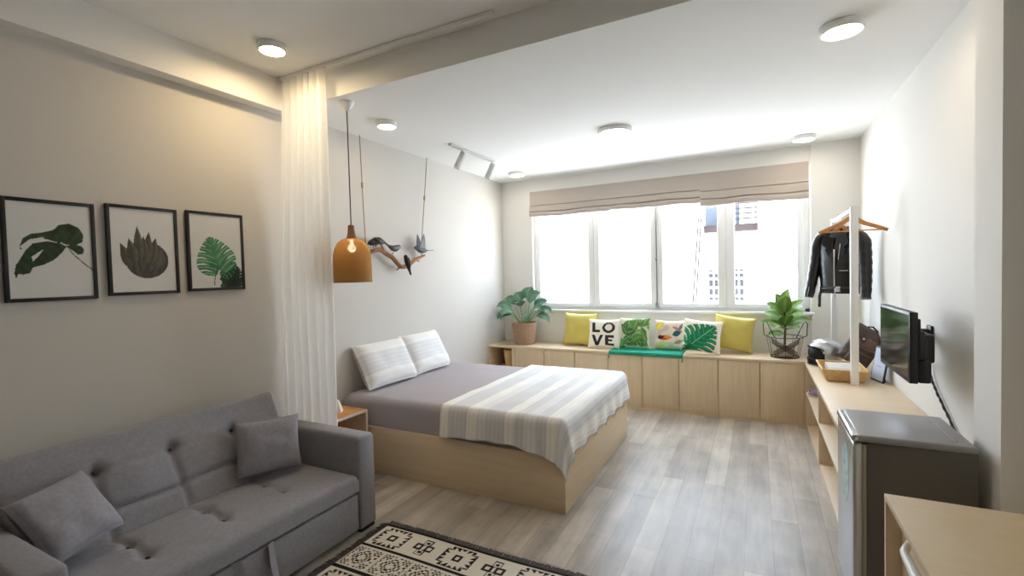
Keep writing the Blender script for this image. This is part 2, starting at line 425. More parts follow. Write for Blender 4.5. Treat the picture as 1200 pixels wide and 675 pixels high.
# ------------------------------------------------------------------ bed
bed = thing('bed', 'low maple platform bed with mauve grey sheeted mattress', 'bed', (-2.03, 3.475, 0))
DL = (-2.03, 3.475, 0)
bx0, bx1, by0, by1, bh = -2.985, -1.062, 2.70, 4.262, .352
c = MB().box(bx0, bx1, by0, by0 + .02, .0, bh, .0015).box(bx0, bx1, by1 - .02, by1, 0, bh, .0015).box(bx1 - .02, bx1, by0 + .02, by1 - .02, 0, bh, .0015).box(bx0, bx0 + .02, by0 + .02, by1 - .02, 0, bh, .0015)
obj('bed_frame', L(c, DL), M['wood'], bed)
obj('slat_base', L(MB().box(bx0 + .02, bx1 - .02, by0 + .02, by1 - .02, .24, .26), DL), M['woodx'], bed)
def padslab(mb, x0, x1, y0, y1, z0, z1, r, nx, ny, dz=None, mx=None):
    """closed slab with a soft rounded top edge; dz(x, y) lifts or sinks the top"""
    def samples(a, b, n):
        e = [a + r * (1 - math.cos(PI / 2 * k / 4)) for k in range(4)]
        mid = [a + r + (b - a - 2 * r) * k / n for k in range(n + 1)]
        return e + mid + [a + b - q for q in reversed(e)]
    xs, ys = samples(x0, x1, nx), samples(y0, y1, ny)
    W, H = len(xs), len(ys)
    vs = []
    for y in ys:
        for x in xs:
            ex, ey = min(x - x0, x1 - x), min(y - y0, y1 - y)
            dd = min(r, math.hypot(max(0, r - ex), max(0, r - ey)))
            z = z1 - r + math.sqrt(max(0, r * r - dd * dd))
            if dz: z += dz(x, y) * min(1, min(ex, ey) / r)
            vs.append((x, y, z))
    fs = [(j * W + i, j * W + i + 1, (j + 1) * W + i + 1, (j + 1) * W + i) for j in range(H - 1) for i in range(W - 1)]
    ring = list(range(W)) + [j * W + W - 1 for j in range(1, H)] + [(H - 1) * W + i for i in range(W - 2, -1, -1)] + [j * W for j in range(H - 2, 0, -1)]
    b0 = len(vs); n = len(ring)
    vs += [(vs[k][0], vs[k][1], z0) for k in ring]
    fs += [(ring[k], b0 + k, b0 + (k + 1) % n, ring[(k + 1) % n]) for k in range(n)]
    fs.append(tuple(b0 + k for k in range(n)))
    return mb.add(vs, fs, mx)
mt = padslab(MB(), -2.965, -1.088, 2.728, 4.236, .262, .572, .055, 40, 34, lambda x, y: .006 * nz(x * 3, y * 3) - .004)
obj('mattress', L(mt, DL), M['sheet'], bed, ang=70)

# throw over the foot of the bed
CRE, GRB, WHT = rgb(240, 239, 235), rgb(214, 215, 217), rgb(245, 245, 245)
def throwcol(s, t):
    k = s / 1.14 * 15.5 + .05 * nz(t * 3, s * 2)
    seq = [0, 1, 1, 0, 2, 1, 1, 0, 1, 2, 1, 0, 2, 1, 0, 2]
    i = int(max(0, min(15, k)))
    base = (CRE, GRB, mixc(GRB, WHT, .45))[seq[i]]
    line = .06 * math.sin(s * 420) + .05 * nz(s * 90, t * 6)
    return tuple(max(0, q * (1 + line)) for q in base)
def throw_pt(s, t):
    """s along the bed (0 at the throw's upper edge), t across it from the near hem"""
    x = -1.985 + s + .012 * nz(t * 3, 1.3) * (1 - s)
    a = max(0, x - (-1.105)); near = .235 + .05 * sm(.55, .95, s) - .02 * math.sin(s * 3.4)
    y = 2.735 - near + t
    bb = max(0, 2.742 - y); cc = max(0, y - 4.222)
    tx = min(x, -1.105); ty = min(max(y, 2.742), 4.222)
    d = math.hypot(a, bb + cc)
    top = .585 + .005 * nz(x * 5, y * 5) + .0015 * math.sin(x * 60 + 3 * nz(x * 3, y * 2)) * 0
    if d < 1e-6: return V((tx, ty, top))
    dirx, diry = a / d, ((-bb) if bb > 0 else cc) / d
    r = .050
    if d < r * PI / 2:
        an = d / r; off, dz = r * math.sin(an), r * (1 - math.cos(an))
    else:
        h = d - r * PI / 2
        wave = math.sin((tx * 31 if bb > cc and a < .01 else 0) + ty * 26 * (a > .01) + 5 * math.atan2(diry, dirx))
        corner = 1.0 if (a > .02 and bb + cc > .02) else 0
        off = r + .004 + h * .05 + min(.03, h * .12) * (.5 + .5 * wave) + corner * h * .07; dz = r + h
    return V((tx + dirx * off, ty + diry * off, top - dz))
SL, TL = 1.135, 1.94
b = MB(); b.grid(lambda u, v: throw_pt(u * SL - (0 if v > .3 else 0), v * TL), 110, 150, col=lambda u, v: throwcol(u * SL, v * TL))
TH = (-1.5, 3.45, .57)
o = obj('throw_blanket', L(b, TH), M['throw'], ang=180, loc=TH)
sol = o.modifiers.new('thickness', 'SOLIDIFY'); sol.thickness = .004; sol.offset = 1
tag(o, 'pale grey and cream striped throw draped over the foot of bed', 'blanket')
# frayed hem along the foot end
b = MB(); rr = random.Random(3)
for k in range(170):
    t = .02 + (TL - .04) * k / 169
    p = throw_pt(SL, t); q = throw_pt(SL - .02, t); d = (p - q).normalized()
    e = p + d * rr.uniform(.012, .024) + V((rr.uniform(.0, .004), rr.uniform(-.006, .006), 0))
    b.tube([p - d * .003, e], [.0018, .001], 4)
obj('hem_fringe', L(b, TH), M['towel'], o)

# ------------------------------------------------------------------ pillows and cushions
def soft(mb, w, h, t, mx, col=None, n=40, pinch=.05, puff=.45, seed=0, back=None, sag=0):
    """pillow: two domed sheets sharing a pinched outline; w x h x t in the local frame"""
    def P(u, v, sgn):
        x, y = u * 2 - 1, v * 2 - 1
        fx = (1 - pinch * (1 - y * y)) ; fy = (1 - pinch * (1 - x * x))
        g = max(0, (1 - x ** 4) * (1 - y ** 4)) ** puff
        z = sgn * t / 2 * g
        z += g * .008 * nz(x * 2.2 + seed, y * 2.2, seed * 1.7) * (1 if sgn > 0 else .3)
        yy = y * fy * h / 2 - sag * (1 - x * x) * (y + 1) / 2
        return (x * fx * w / 2, yy, z)
    # each sheet in its own part of the grid; colours by (u, v) on the front
    mb.grid(lambda u, v: P(u, v, 1), n, n, mx, (lambda u, v: col(u, v)) if col else None)
    mb.grid(lambda u, v: P(1 - u, v, -1), n, n, mx, (lambda u, v: back or col(1 - u, v)) if col else None)
    # weld the two sheets along the outline
    return mb
def weld(o, d=.0004):
    bm = bmesh.new(); bm.from_mesh(o.data); bmesh.ops.remove_doubles(bm, verts=bm.verts, dist=d); bm.to_mesh(o.data); bm.free(); return o

def pillow_col(u, v):
    k = v + .02 * nz(u * 3, v * 3)
    c = (CRE if k > .80 or .2 > k > .12 else GRB if .30 < k < .74 else WHT)
    c = mixc(c, WHT, .45 if c == GRB else 0)
    return tuple(q * (1 + .05 * math.sin(v * 160) * (.3 < v < .74)) for q in c)
def bed_pillow(x, y, lean, yaw, label, w=.60, h=.40, seed=1):
    fX = V((math.sin(yaw), math.cos(yaw), 0))
    mx = frame((0, 0, 0), fX, V((-math.sin(lean), 0, math.cos(lean))))
    up = mx.to_3x3() @ V((0, 1, 0))
    b = soft(MB(), w, h, .17, Matrix.Translation(up * (h / 2)) @ mx, pillow_col, 36, .035, .42, seed)
    zmin = min(p[2] for p in b.v); b.v = [(p[0], p[1], p[2] - zmin) for p in b.v]
    o = weld(obj('bed_pillow', b, M['throw'], ang=180, loc=(x, y, .577)))
    return tag(o, label, 'pillow', 'pillows at the head of the bed')
bed_pillow(-2.775, 3.125, .50, .03, 'striped white and grey bed pillow nearest the nightstand, leaning on another', .58, .395, 1)
bed_pillow(-2.80, 3.715, .48, -.03, 'striped white and grey bed pillow farther from the nightstand, nearer the window', .56, .40, 2)

CY = rgb(240, 236, 224)
def love_col(u, v):
    ink = rgb(44, 44, 48)
    def r(a, b, c, d): return a < u < b and c < v < d
    hit = r(.14, .235, .53, .86) or r(.14, .40, .53, .61)
    eo = ((u - .68) / .205) ** 2 + ((v - .70) / .19) ** 2; ei = ((u - .68) / .115) ** 2 + ((v - .715) / .115) ** 2
    hit = hit or (eo < 1 and ei > 1)
    hit = hit or inpoly(u, v, [(.12, .43), (.23, .43), (.32, .2), (.41, .43), (.52, .43), (.37, .07), (.27, .07)])
    hit = hit or r(.58, .68, .08, .43) or r(.58, .86, .08, .155) or r(.58, .86, .355, .43) or r(.58, .82, .22, .29)
    return ink if hit else CY
def leafmask(u, v, cx, cy, ang, L_, W_):
    x, y = u - cx, v - cy
    a = x * math.cos(ang) + y * math.sin(ang); c = -x * math.sin(ang) + y * math.cos(ang)
    if a < 0 or a > L_: return None
    w = W_ * math.sin(PI * (a / L_) ** .8)
    return (abs(c) / w, a / L_, c) if w > 0 and abs(c) < w else None
rl = random.Random(12)
JL = [(rl.uniform(.0, 1), rl.uniform(.0, 1), rl.uniform(0, 6.28), rl.uniform(.28, .5), rl.uniform(.08, .15), rl.choice([(38, 104, 52), (62, 136, 66), (30, 84, 48), (104, 160, 84), (70, 120, 50)])) for _ in range(30)]
def jungle_col(u, v):
    c = rgb(206, 214, 182)
    for (x, y, a, l, w, k) in JL:
        m = leafmask(u, v, x, y, a, l, w)
        if m:
            c = rgb(*k)
            if m[0] < .1 or math.sin(m[1] * 40 + abs(m[2]) * 90) > .82: c = mixc(c, rgb(190, 210, 150), .55)
    return c
def monstera(u, v, cx, cy, ang, R, slits=9, k=1.0):
    """split leaf whose stalk meets it at (cx, cy) and whose tip lies R away; None outside, else (place along, vein strength, across)"""
    x, y = u - cx, v - cy
    a = (x * math.cos(ang) + y * math.sin(ang)) / R; c = (-x * math.sin(ang) + y * math.cos(ang)) / R
    t = (a + .16) / 1.16
    if t < 0 or t > 1: return None
    w = .60 * math.sin(PI * t ** .66) ** .7
    if a < 0: w = max(0, w)
    if abs(c) > w or (a < 0 and abs(c) < -a * .9): return None
    q = (a - abs(c) * .95 + .8 * c * c) * slits
    fr = q - math.floor(q)
    if abs(c) > .42 * w + .02 and fr < .24 * min(1, (abs(c) - .38 * w) / (.30 * w + 1e-6)): return None
    return a, (1 if .58 < fr < .72 else 0) * min(1, abs(c) / .08), c
def monstera_cushion(u, v):
    m = monstera(u, v, .26, .20, .84, .86, 5.2)
    if m:
        c = mixc(rgb(14, 112, 74), rgb(92, 186, 140), m[1] * .75)
        if abs(m[2]) < .014: c = rgb(150, 205, 170)
        return mixc(c, rgb(40, 150, 100), .3 + .3 * nz(u * 5, v * 5))
    m = monstera(u, v, .10, -.02, .9, .30, 6)
    if m: return rgb(20, 104, 66)
    return CY
def tropical_col(u, v):
    c = rgb(228, 214, 198)
    if nz(u * 4, v * 4, 3) > .22: c = rgb(212, 190, 178)
    for (x, y, a, l, w, k) in ((.02, .72, .6, .36, .10, (206, 200, 70)), (.06, .62, 1.1, .30, .07, (230, 214, 90)), (.10, .36, .05, .48, .085, (190, 70, 40)), (.08, .38, .1, .22, .07, (40, 34, 34)),
                               (.30, .40, -.05, .25, .06, (224, 140, 60)), (.58, .46, .5, .34, .10, (40, 88, 92)), (.55, .78, -.5, .42, .05, (180, 130, 128)), (.05, .12, .2, .45, .09, (196, 204, 130)), (.62, .18, .4, .34, .06, (150, 150, 116)), (.78, .62, 1.2, .3, .05, (112, 108, 112))):
        m = leafmask(u, v, x, y, a, l, w)
        if m: c = rgb(*k)
    return c
def cushion(x, y, z, w, h, t, yaw, lean, label, col=None, m=None, seed=0, roll=0, back=None, grp='cushions along the window bench', pinch=.085, name='throw_cushion'):
    X = V((math.cos(yaw), math.sin(yaw), 0)); nrm = V((math.sin(yaw), -math.cos(yaw), 0))
    Y = V((0, 0, 1)) * math.cos(lean) - nrm * math.sin(lean)
    mx = frame((0, 0, 0), X, Y) @ Matrix.Rotation(roll, 4, 'Z')
    b = soft(MB(), w, h, t, mx, col, 56 if col else 36, pinch, .42, seed, back or (CY if col else None))
    zmin = min(p[2] for p in b.v); b.v = [(p[0], p[1], p[2] - zmin) for p in b.v]
    # origin under the cushion's foot
    low = [p for p in b.v if p[2] < .03]; oy = sum(p[1] for p in low) / len(low); ox = sum(p[0] for p in low) / len(low)
    b.v = [(p[0], p[1] - oy, p[2]) for p in b.v]
    o = weld(obj(name, b, m or M['print_'], ang=180, loc=(x, y, z)))
    return tag(o, label, 'cushion', grp)
cushion(-1.895, 5.415, .611, .42, .395, .16, -.02, .22, 'plain yellow cushion beside the LOVE cushion', m=M['yellow'], seed=1, roll=-.02)
cushion(-1.565, 5.275, .611, .375, .345, .11, .02, .24, 'white cushion printed with the word LOVE in black', love_col, seed=2)
cushion(-1.225, 5.335, .616, .345, .355, .11, .03, .22, 'cushion covered in green jungle leaf print, on the teal mat', jungle_col, seed=3)
cushion(-.845, 5.385, .616, .345, .335, .11, .02, .26, 'cream cushion with small tropical bird print, on the teal mat', tropical_col, seed=4)
cushion(-.512, 5.235, .611, .385, .345, .11, .06, .26, 'white cushion printed with one large green monstera leaf', monstera_cushion, seed=5, roll=-.10)
cushion(-.225, 5.395, .611, .40, .37, .16, .10, .22, 'plain yellow cushion behind the monstera leaf cushion', m=M['yellow'], seed=6, roll=-.15)

# teal mat on the bench, folded a little over the front edge
b = MB()
def matpt(u, v):
    x = -1.462 + u * .775
    q = v * .37
    if q < .035: return (x, 5.1105 - .001, .6145 - .035 + q)
    return (x, 5.1105 + (q - .035), .6145 + .0006 * math.sin(x * 60))
b.grid(matpt, 24, 40)
o = obj('bench_mat', L(b, (-1.07, 5.3, .612)), M['mat_'], loc=(-1.07, 5.3, .612), ang=60)
q = o.modifiers.new('thickness', 'SOLIDIFY'); q.thickness = .003; q.offset = -1
tag(o, 'thin teal green mat spread on the bench under two cushions', 'mat')
for x in (-.690, -1.458):
    t = MB()
    for k in range(7):
        a = k * .9
        t.tube([(x, 5.1075, .582), (x + .006 * math.cos(a), 5.104 + .002 * math.sin(a), .535 + .004 * (k % 3))], [.003, .0022], 5)
    t.ell((x, 5.1065, .583), (.006, .005, .007), 8, 6)
    obj('tassel', L(t, (-1.07, 5.3, .612)), M['mat_'], o)

# ------------------------------------------------------------------ pictures
def picture(y0, y1, z0, z1, fn, label):
    w, h = y1 - y0, z1 - z0
    o = thing('framed_picture', label, 'picture', (XL + .001, (y0 + y1) / 2, (z0 + z1) / 2), group='botanical pictures above the sofa')
    f = .017; d = .018
    b = MB().box(0, d, -w / 2, -w / 2 + f, -h / 2, h / 2, .0015).box(0, d, w / 2 - f, w / 2, -h / 2, h / 2, .0015).box(0, d, -w / 2 + f, w / 2 - f, -h / 2, -h / 2 + f, .0015).box(0, d, -w / 2 + f, w / 2 - f, h / 2 - f, h / 2, .0015)
    obj('picture_frame', b, M['black'], o)
    iw, ih = w - 2 * f, h - 2 * f
    p = MB(); nu, nv = 110, 158
    p.grid(lambda u, v: (.012, (u - .5) * iw, (v - .5) * ih), nu, nv, col=lambda u, v: fn(u, v))
    obj('art_print', p, M['paper'], o, smooth=False)
PAPER = rgb(214, 214, 214)
def art_dark(u, v):
    g = lambda k: mixc(rgb(22, 34, 22), rgb(62, 84, 52), k)
    if inpoly(u, v, [(.52, .72), (.60, .78), (.72, .80), (.84, .76), (.90, .68), (.88, .60), (.78, .56), (.66, .57), (.55, .62)]):
        return g(.55 + .5 * nz(u * 10, v * 10) + .25 * math.sin((u - v) * 60) * .4)
    hole = inpoly(u, v, [(.26, .43), (.36, .49), (.40, .51), (.34, .44), (.27, .38)]) or inpoly(u, v, [(.13, .53), (.24, .61), (.40, .64), (.42, .62), (.26, .58), (.16, .51)])
    if not hole and (inpoly(u, v, [(.06, .26), (.08, .34), (.14, .42), (.20, .50), (.28, .57), (.45, .60), (.60, .58), (.68, .55), (.62, .48), (.52, .40), (.40, .35), (.27, .32), (.23, .26), (.16, .245), (.10, .25), (.075, .20)])
                     or inpoly(u, v, [(.13, .53), (.17, .62), (.26, .67), (.40, .69), (.52, .72), (.62, .66), (.60, .58), (.44, .62), (.28, .60), (.18, .53), (.14, .50)])):
        return g(.25 + .6 * abs(nz(u * 7, v * 7)) + .2 * math.sin((u * .8 + v) * 55) * .5)
    if inpoly(u, v, [(.66, .55), (.74, .57), (.86, .56), (.90, .52), (.88, .47), (.82, .46), (.76, .50), (.72, .52)]): return g(.5 + .3 * nz(u * 9, v * 9))
    # stalk
    t = (u - .70) / .30
    if 0 < t < 1.02 and abs(v - (.53 - .24 * t ** .8)) < .009: return rgb(82, 92, 60)
    return PAPER
AG = [(.30, .50, -.26, .34), (.20, .47, -.45, .33), (.40, .52, -.05, .46), (.50, .50, .0, .36), (.56, .52, .12, .40), (.64, .50, .28, .36), (.70, .48, .42, .30), (.45, .42, -.12, .40), (.60, .42, .16, .34), (.33, .40, -.32, .36), (.72, .44, .34, .30)]
def art_agave(u, v):
    for (x, y, a, l) in AG:
        m = leafmask(u, v, x * .7 + .14 - .0, y - .18, PI / 2 - a, l * 1.0, .078)
        if m: return mixc(rgb(36, 38, 34), rgb(112, 110, 96), .25 + .45 * m[0] * (m[2] < 0) + .3 * abs(nz(u * 12, v * 12)))
    e = ((u - .54) / .34) ** 2 + ((v - .385) / .225) ** 2
    if e < 1 and v < .50 + .25 * (u - .3): return mixc(rgb(52, 50, 52), rgb(96, 90, 88), .4 + .6 * nz(u * 6, v * 6) + .3 * math.sin(u * 50) * .4)
    return PAPER
def art_monstera(u, v):
    V_ = v * 1.42
    if .03 < v < .30 and abs(u - (.43 + .06 * (v / .24) - .02 * math.sin(v * 12))) < .008: return rgb(40, 50, 40)
    m = monstera(u, V_, .54, .36, 1.85, .66, 5.2)
    if m: return mixc(mixc(rgb(30, 92, 58), rgb(104, 166, 116), .35 + .5 * nz(u * 6, v * 6)), rgb(168, 206, 172), m[1] * .6)
    m = monstera(u, V_, .56, .34, .35, .36, 4)
    if m: return mixc(rgb(34, 88, 56), rgb(120, 174, 130), m[1] * .7 + .25 * nz(u * 7, v * 7))
    m = monstera(u, V_, .78, .02, 1.25, .42, 6)
    if m: return mixc(rgb(20, 36, 28), rgb(60, 84, 66), m[1])
    m = monstera(u, V_, .60, .10, .05, .42, 6)
    if m: return rgb(52, 92, 66)
    return PAPER
picture(.842, 1.181, 1.426, 1.905, art_dark, 'black framed picture of a dark drooping leaf on a stalk')
picture(1.227, 1.567, 1.436, 1.917, art_agave, 'black framed picture of a rounded agave plant')
picture(1.617, 1.963, 1.442, 1.923, art_monstera, 'black framed picture of green monstera leaves')

# ------------------------------------------------------------------ sofa
sofa = thing('sofa_bed', 'grey linen sofa bed with tufted back and pull-out drawer', 'sofa', (-2.5, 1.35, 0))
SO = (-2.5, 1.35, 0)
ya, yb = .705, 2.0
cols_y = [1.03, 1.352, 1.676]
def seatdz(x, y):
    z = .012 * math.sin(PI * (y - ya) / (yb - ya)) * math.sin(PI * (x + 2.62) / .55) + .004 * nz(x * 7, y * 7)
    for c_ in cols_y:
        e = abs(y - c_ - .008 * math.sin(x * 20)); z -= .014 * math.exp(-(e / .014) ** 2) * sm(-2.18, -2.30, x)
        for bx_ in (-2.46, -2.30):
            z -= .022 * math.exp(-((x - bx_) ** 2 + (y - c_) ** 2) / .0009)
            d2 = abs(x - bx_); z -= .007 * math.exp(-(d2 / .012) ** 2) * math.exp(-(e / .09) ** 2)
    z += .006 * nz(x * 22, y * 5, 4) * sm(.35, .0, abs(y - 1.15)) * sm(-2.3, -2.12, x)
    return z
b = padslab(MB(), -2.66, -2.068, ya, yb, .256, .352, .03, 44, 90, seatdz)
obj('seat_cushion', L(b, SO), M['sofa'], sofa, ang=70)
for c_ in cols_y:
    for bx_ in (-2.46, -2.30):
        obj('tuft_button', L(MB().ell((bx_, c_, .338), (.009, .009, .006), 10, 6), SO), M['sofadark'], sofa)
# backrest
def backdz(x, y):
    z = .004 * nz(x * 6, y * 6, 2)
    for c_ in cols_y:
        X = c_ - ya
        e = abs(x - X - .006 * math.sin(y * 18)); z -= .018 * math.exp(-(e / .016) ** 2) * sm(.40, .30, y)
        z -= .030 * math.exp(-((x - X) ** 2 + (y - .33) ** 2) / .0009)
        z += .010 * math.exp(-((abs(x - X) - .15) / .10) ** 2) * math.exp(-((y - .24) / .1) ** 2)
    z -= .020 * math.exp(-((y - .145 - .01 * math.sin(x * 9)) / .013) ** 2)
    z -= .008 * math.exp(-((y - .33) / .014) ** 2) * (.4 + .6 * math.cos((x - (cols_y[0] - ya)) / .323 * 2 * PI) ** 2)
    return z
mx = frame((-2.575, ya, .335), (0, 1, 0), (-.42, 0, .905))
b = padslab(MB(), .004, yb - ya - .02, 0, .50, -.13, 0, .028, 90, 40, backdz, mx)
obj('backrest', L(b, SO), M['sofa'], sofa, ang=70)
for c_ in cols_y:
    p = mx @ V((c_ - ya, .33, -.022))
    obj('tuft_button', L(MB().ell(p, (.008, .010, .010), 10, 6), SO), M['sofadark'], sofa)
# arms: upright slabs with softly rolled tops
for (y0, y1) in ((.575, .70), (2.005, 2.13)):
    b = MB()
    prof = []
    for k in range(13):
        t = PI * k / 12; r = (y1 - y0) / 2
        prof.append(((y0 + y1) / 2 + r * math.copysign(abs(math.cos(t)) ** .45, math.cos(t)), .535 + .033 * math.sin(t) ** .7))
    pts = [(y1, .02)] + prof + [(y0, .02)]
    n = len(pts); xs = [-2.94, -2.93, -2.4, -2.085, -2.072, -2.066]; ins = [.008, 0, 0, 0, .004, .014]
    cyy, cz = (y0 + y1) / 2, .3
    vs = []
    for x, q in zip(xs, ins):
        for (y, z) in pts: vs.append((x, y + (cyy - y) * q / .065, z - (q if z > .1 else -q)))
    fs = [(i * n + k, i * n + (k + 1) % n, (i + 1) * n + (k + 1) % n, (i + 1) * n + k) for i in range(len(xs) - 1) for k in range(n)]
    fs += [tuple(range(n)), tuple(reversed(range((len(xs) - 1) * n, len(xs) * n)))]
    b.add(vs, fs)
    obj('armrest', L(b, SO), M['sofa'], sofa, ang=50)
obj('base', L(MB().box(-2.92, -2.13, ya - .004, yb + .004, .03, .25, .01), SO), M['sofa'], sofa)
obj('rear_frame', L(MB().box(-2.95, -2.87, ya - .004, yb + .004, .05, .56, .015), SO), M['sofa'], sofa)
dr = obj('drawer', L(MB().box(-2.12, -2.074, ya + .006, yb - .006, .028, .238, .007), SO), M['sofa'], sofa)
for yy, s in ((1.262, 1), (1.432, -1)):
    b = MB()
    for q in (0, .004):
        b.grid(lambda u, v: (-2.071 + q + .045 * math.sin(PI * .5 * v) * v + .012 * (u - .5) * s, yy + (u - .5) * .036 + (.055 if s > 0 else .0) * v, .246 - .205 * v), 4, 14)
    obj('pull_strap', L(b, SO), M['sofapil'], dr)
for x in (-2.86, -2.13):
    for y in (.64, 2.065):
        obj('foot', L(MB().box(x - .03, x + .055, y - .055, y + .055, 0, .03, .004), SO), M['foot'], sofa)

def sofa_cushion(c, X, Y, w, h, t, label, seed):
    mx = frame(c, X, Y)
    b = soft(MB(), w, h, t, mx, None, 36, .06, .45, seed)
    lo = min(p[2] for p in b.v)
    loc = (c[0], c[1], lo)
    o = weld(obj('sofa_cushion', L(b, loc), M['sofapil'], ang=180, loc=loc))
    return tag(o, label, 'cushion', 'cushions on the sofa')
sofa_cushion((-2.545, 1.775, .533), (.42, .90, -.04), (-.30, .10, .95), .345, .31, .12, 'square grey cushion propped upright against the armrest beside the curtain', 8)
sofa_cushion((-2.535, .858, .548), (-.33, .93, .08), (-.53, -.34, .77), .295, .31, .12, 'square grey cushion slumped at the camera end of the sofa', 9)

# ------------------------------------------------------------------ rug
RX0, RX1, RY0, RY1 = -1.985, -.50, .72, 2.145
def rug_col(u, v):
    x = RX0 + u * (RX1 - RX0); y = RY0 + v * (RY1 - RY0)
    K, W = rgb(24, 22, 23), rgb(228, 222, 210)
    d = RY1 - y
    if d < .022: return K
    if x - RX0 < .006 or RX1 - x < .006: return K
    per = .425
    dd = (d - .022) % per
    if dd < .19:                           # broad band: serrated lozenges and small squares
        yy = .095 - dd
        xx = (x + 1.856 + 10 * .443) % .443
        if xx > .2215: xx -= .443
        cx, ax, ay = xx, abs(xx), abs(yy)
        if ax < .026 and ay < .026: return K if ax > .012 or ay > .012 else W
        m = ax / .105 + ay / .088
        # saw-toothed outline
        if ax < .098 and ay < .085:
            if ay > .052 and ((ax + .012) % .034) < (ay - .052) * 1.05 and ax < .075: return K
            if ax > .062 and ((ay + .008) % .030) < (ax - .062) * .95 and ay < .062: return K
        sx = xx - .2215 if xx > 0 else xx + .2215
        for (qx, qy, kind) in ((-.036, .0, 0), (.034, .0, 0), (0, .042, 1), (0, -.042, 1)):
            ex, ey = abs(sx - qx), abs(yy - qy)
            s = .026
            r = ex + ey if False else max(ex, ey)
            if r < s:
                if kind == 0: return K if r > .012 else W
                return K if r > .020 or r < .011 else (mixc(K, W, .15) if r < .005 else W)
        return W
    if dd < .212: return K
    if dd < .40:                           # narrow band: stepped zigzag lozenges
        yy = .306 - dd
        xx = (x + 1.885 + 10 * .194) % .194
        if xx > .097: xx -= .194
        ax, ay = abs(xx), abs(yy)
        m = ax * 1.0 + ay * 1.05
        step = math.floor(ax / .012) * .012 + math.floor(ay / .012) * .012
        if step < .012: return W
        if ax > .088 or ay > .082: return W
        k = int(step / .012)
        if k in (2, 4, 7): return K
        if k in (9, 11) and (ax > .03 or ay > .055): return K
        if k == 13 and ax > .045: return K
        return W
    return K
b = MB()
def rugpt(u, v): return (RX0 + u * (RX1 - RX0), RY0 + v * (RY1 - RY0) + .004 * math.sin(u * 9), .009 + .0008 * nz(u * 12, v * 12))
b.grid(rugpt, 300, 290, col=rug_col)
b.grid(lambda u, v: (RX0 + (1 - u) * (RX1 - RX0), RY0 + v * (RY1 - RY0) + .004 * math.sin((1 - u) * 9), .001), 2, 2, col=lambda u, v: (.02, .02, .02))
RL = (-1.24, 1.43, 0)
rug = obj('rug', L(b, RL), M['rug'], loc=RL, smooth=False)
tag(rug, 'black and cream geometric rug with charcoal fringe in front of sofa', 'rug')
b = MB(); rr = random.Random(5)
for k in range(620):
    x = RX0 + (RX1 - RX0) * k / 619
    y = RY1 + .004 * math.sin((x - RX0) / (RX1 - RX0) * 9)
    l_ = rr.uniform(.020, .040); a = rr.uniform(-.5, .5)
    b.tube([(x, y - .006, .008), (x + a * l_ * .4, y + l_ * .6, .012 + rr.uniform(0, .005)), (x + a * l_, y + l_, .003)], [.0022, .0018, .001], 4)
o = obj('fringe', L(b, RL), M['fringe'], rug); o['kind'] = 'stuff'
b = MB()
for k in range(420):
    y = RY0 + (RY1 - RY0) * k / 419
    l_ = rr.uniform(.025, .055); a = rr.uniform(-.5, .5)
    b.tube([(RX0 + .004, y, .008), (RX0 - l_ * .6, y + a * l_ * .4, .010), (RX0 - l_, y + a * l_, .003)], [.0026, .0022, .0014], 4)
o = obj('fringe', L(b, RL), M['fringe'], rug); o['kind'] = 'stuff'

# ------------------------------------------------------------------ nightstand and the small cone on it
NL = (-2.82, 2.475, 0)
ns = thing('nightstand', 'small maple open nightstand between curtain and bed', 'nightstand', NL)
x0, x1, y0, y1, zt = -2.985, -2.645, 2.285, 2.665, .497
obj('top_panel', L(MB().box(x0, x1, y0, y1, zt - .018, zt, .001), NL), M['hanger'], ns)['label'] = 'orange toned wooden top'
for q in (y0, y1 - .018): obj('side_panel', L(MB().box(x0, x1, q, q + .018, 0, zt - .018), NL), M['wood'], ns)
obj('shelf', L(MB().box(x0, x1 - .01, y0 + .018, y1 - .018, .20, .218).box(x0, x1 - .01, y0 + .018, y1 - .018, .02, .038), NL), M['wood'], ns)
obj('back_panel', L(MB().box(x0, x0 + .01, y0 + .018, y1 - .018, .02, zt - .018), NL), M['hanger'], ns)
c = MB().box(x1, x1 + .003, y0, y1, zt - .018, zt).box(x1, x1 + .003, y1 - .018, y1, 0, zt - .018).box(x1, x1 + .003, y0, y0 + .018, 0, zt - .018)
obj('edge_band', L(c, NL), M['plastic'], ns)
cn = (-2.80, 2.50, .497)
o = obj('table_ornament', MB().lathe([(.055, 0), (.057, .006), (.050, .03), (.030, .085), (.026, .09), (0.0, .0905)], n=6), M['plastic'], loc=cn, ang=30)
tag(o, 'small white faceted cone ornament on the nightstand', 'ornament')

# ------------------------------------------------------------------ curtain and its track
tr = obj('curtain_track', L(MB().box(-2.90, -1.215, 2.208, 2.236, ZL - .022, ZL - .001, .002), (-2.06, 2.222, ZL)), M['white'], loc=(-2.06, 2.222, ZL))
tag(tr, 'slim white curtain track on ceiling edge above the sofa end', 'curtain track')
b = MB(); hw = []
CU = (-2.68, 2.215, .02)
def cpt(u, v):
    # v 0 = top
    z = 2.852 - v * 2.832
    xl, xr = -2.895 - .085 * sm(0, .5, v), -2.462 - .005 * v
    x = xl + (xr - xl) * u
    ph = u * 2 * PI * 6.5
    am = .016 + .006 * nz(u * 5, v * 1.2)
    y = 2.218 + am * math.sin(ph + .5 * nz(u * 3, v * 2, 7)) + .008 * nz(u * 9, v * 2.5, 2)
    x += .007 * math.cos(ph * 1.0)
    return (x, y, z)
b.grid(cpt, 150, 40)
cu = obj('curtain', L(b, CU), M['curtain'], loc=CU, ang=180)
tag(cu, 'white sheer curtain gathered at the wall between sofa and bed', 'curtain')
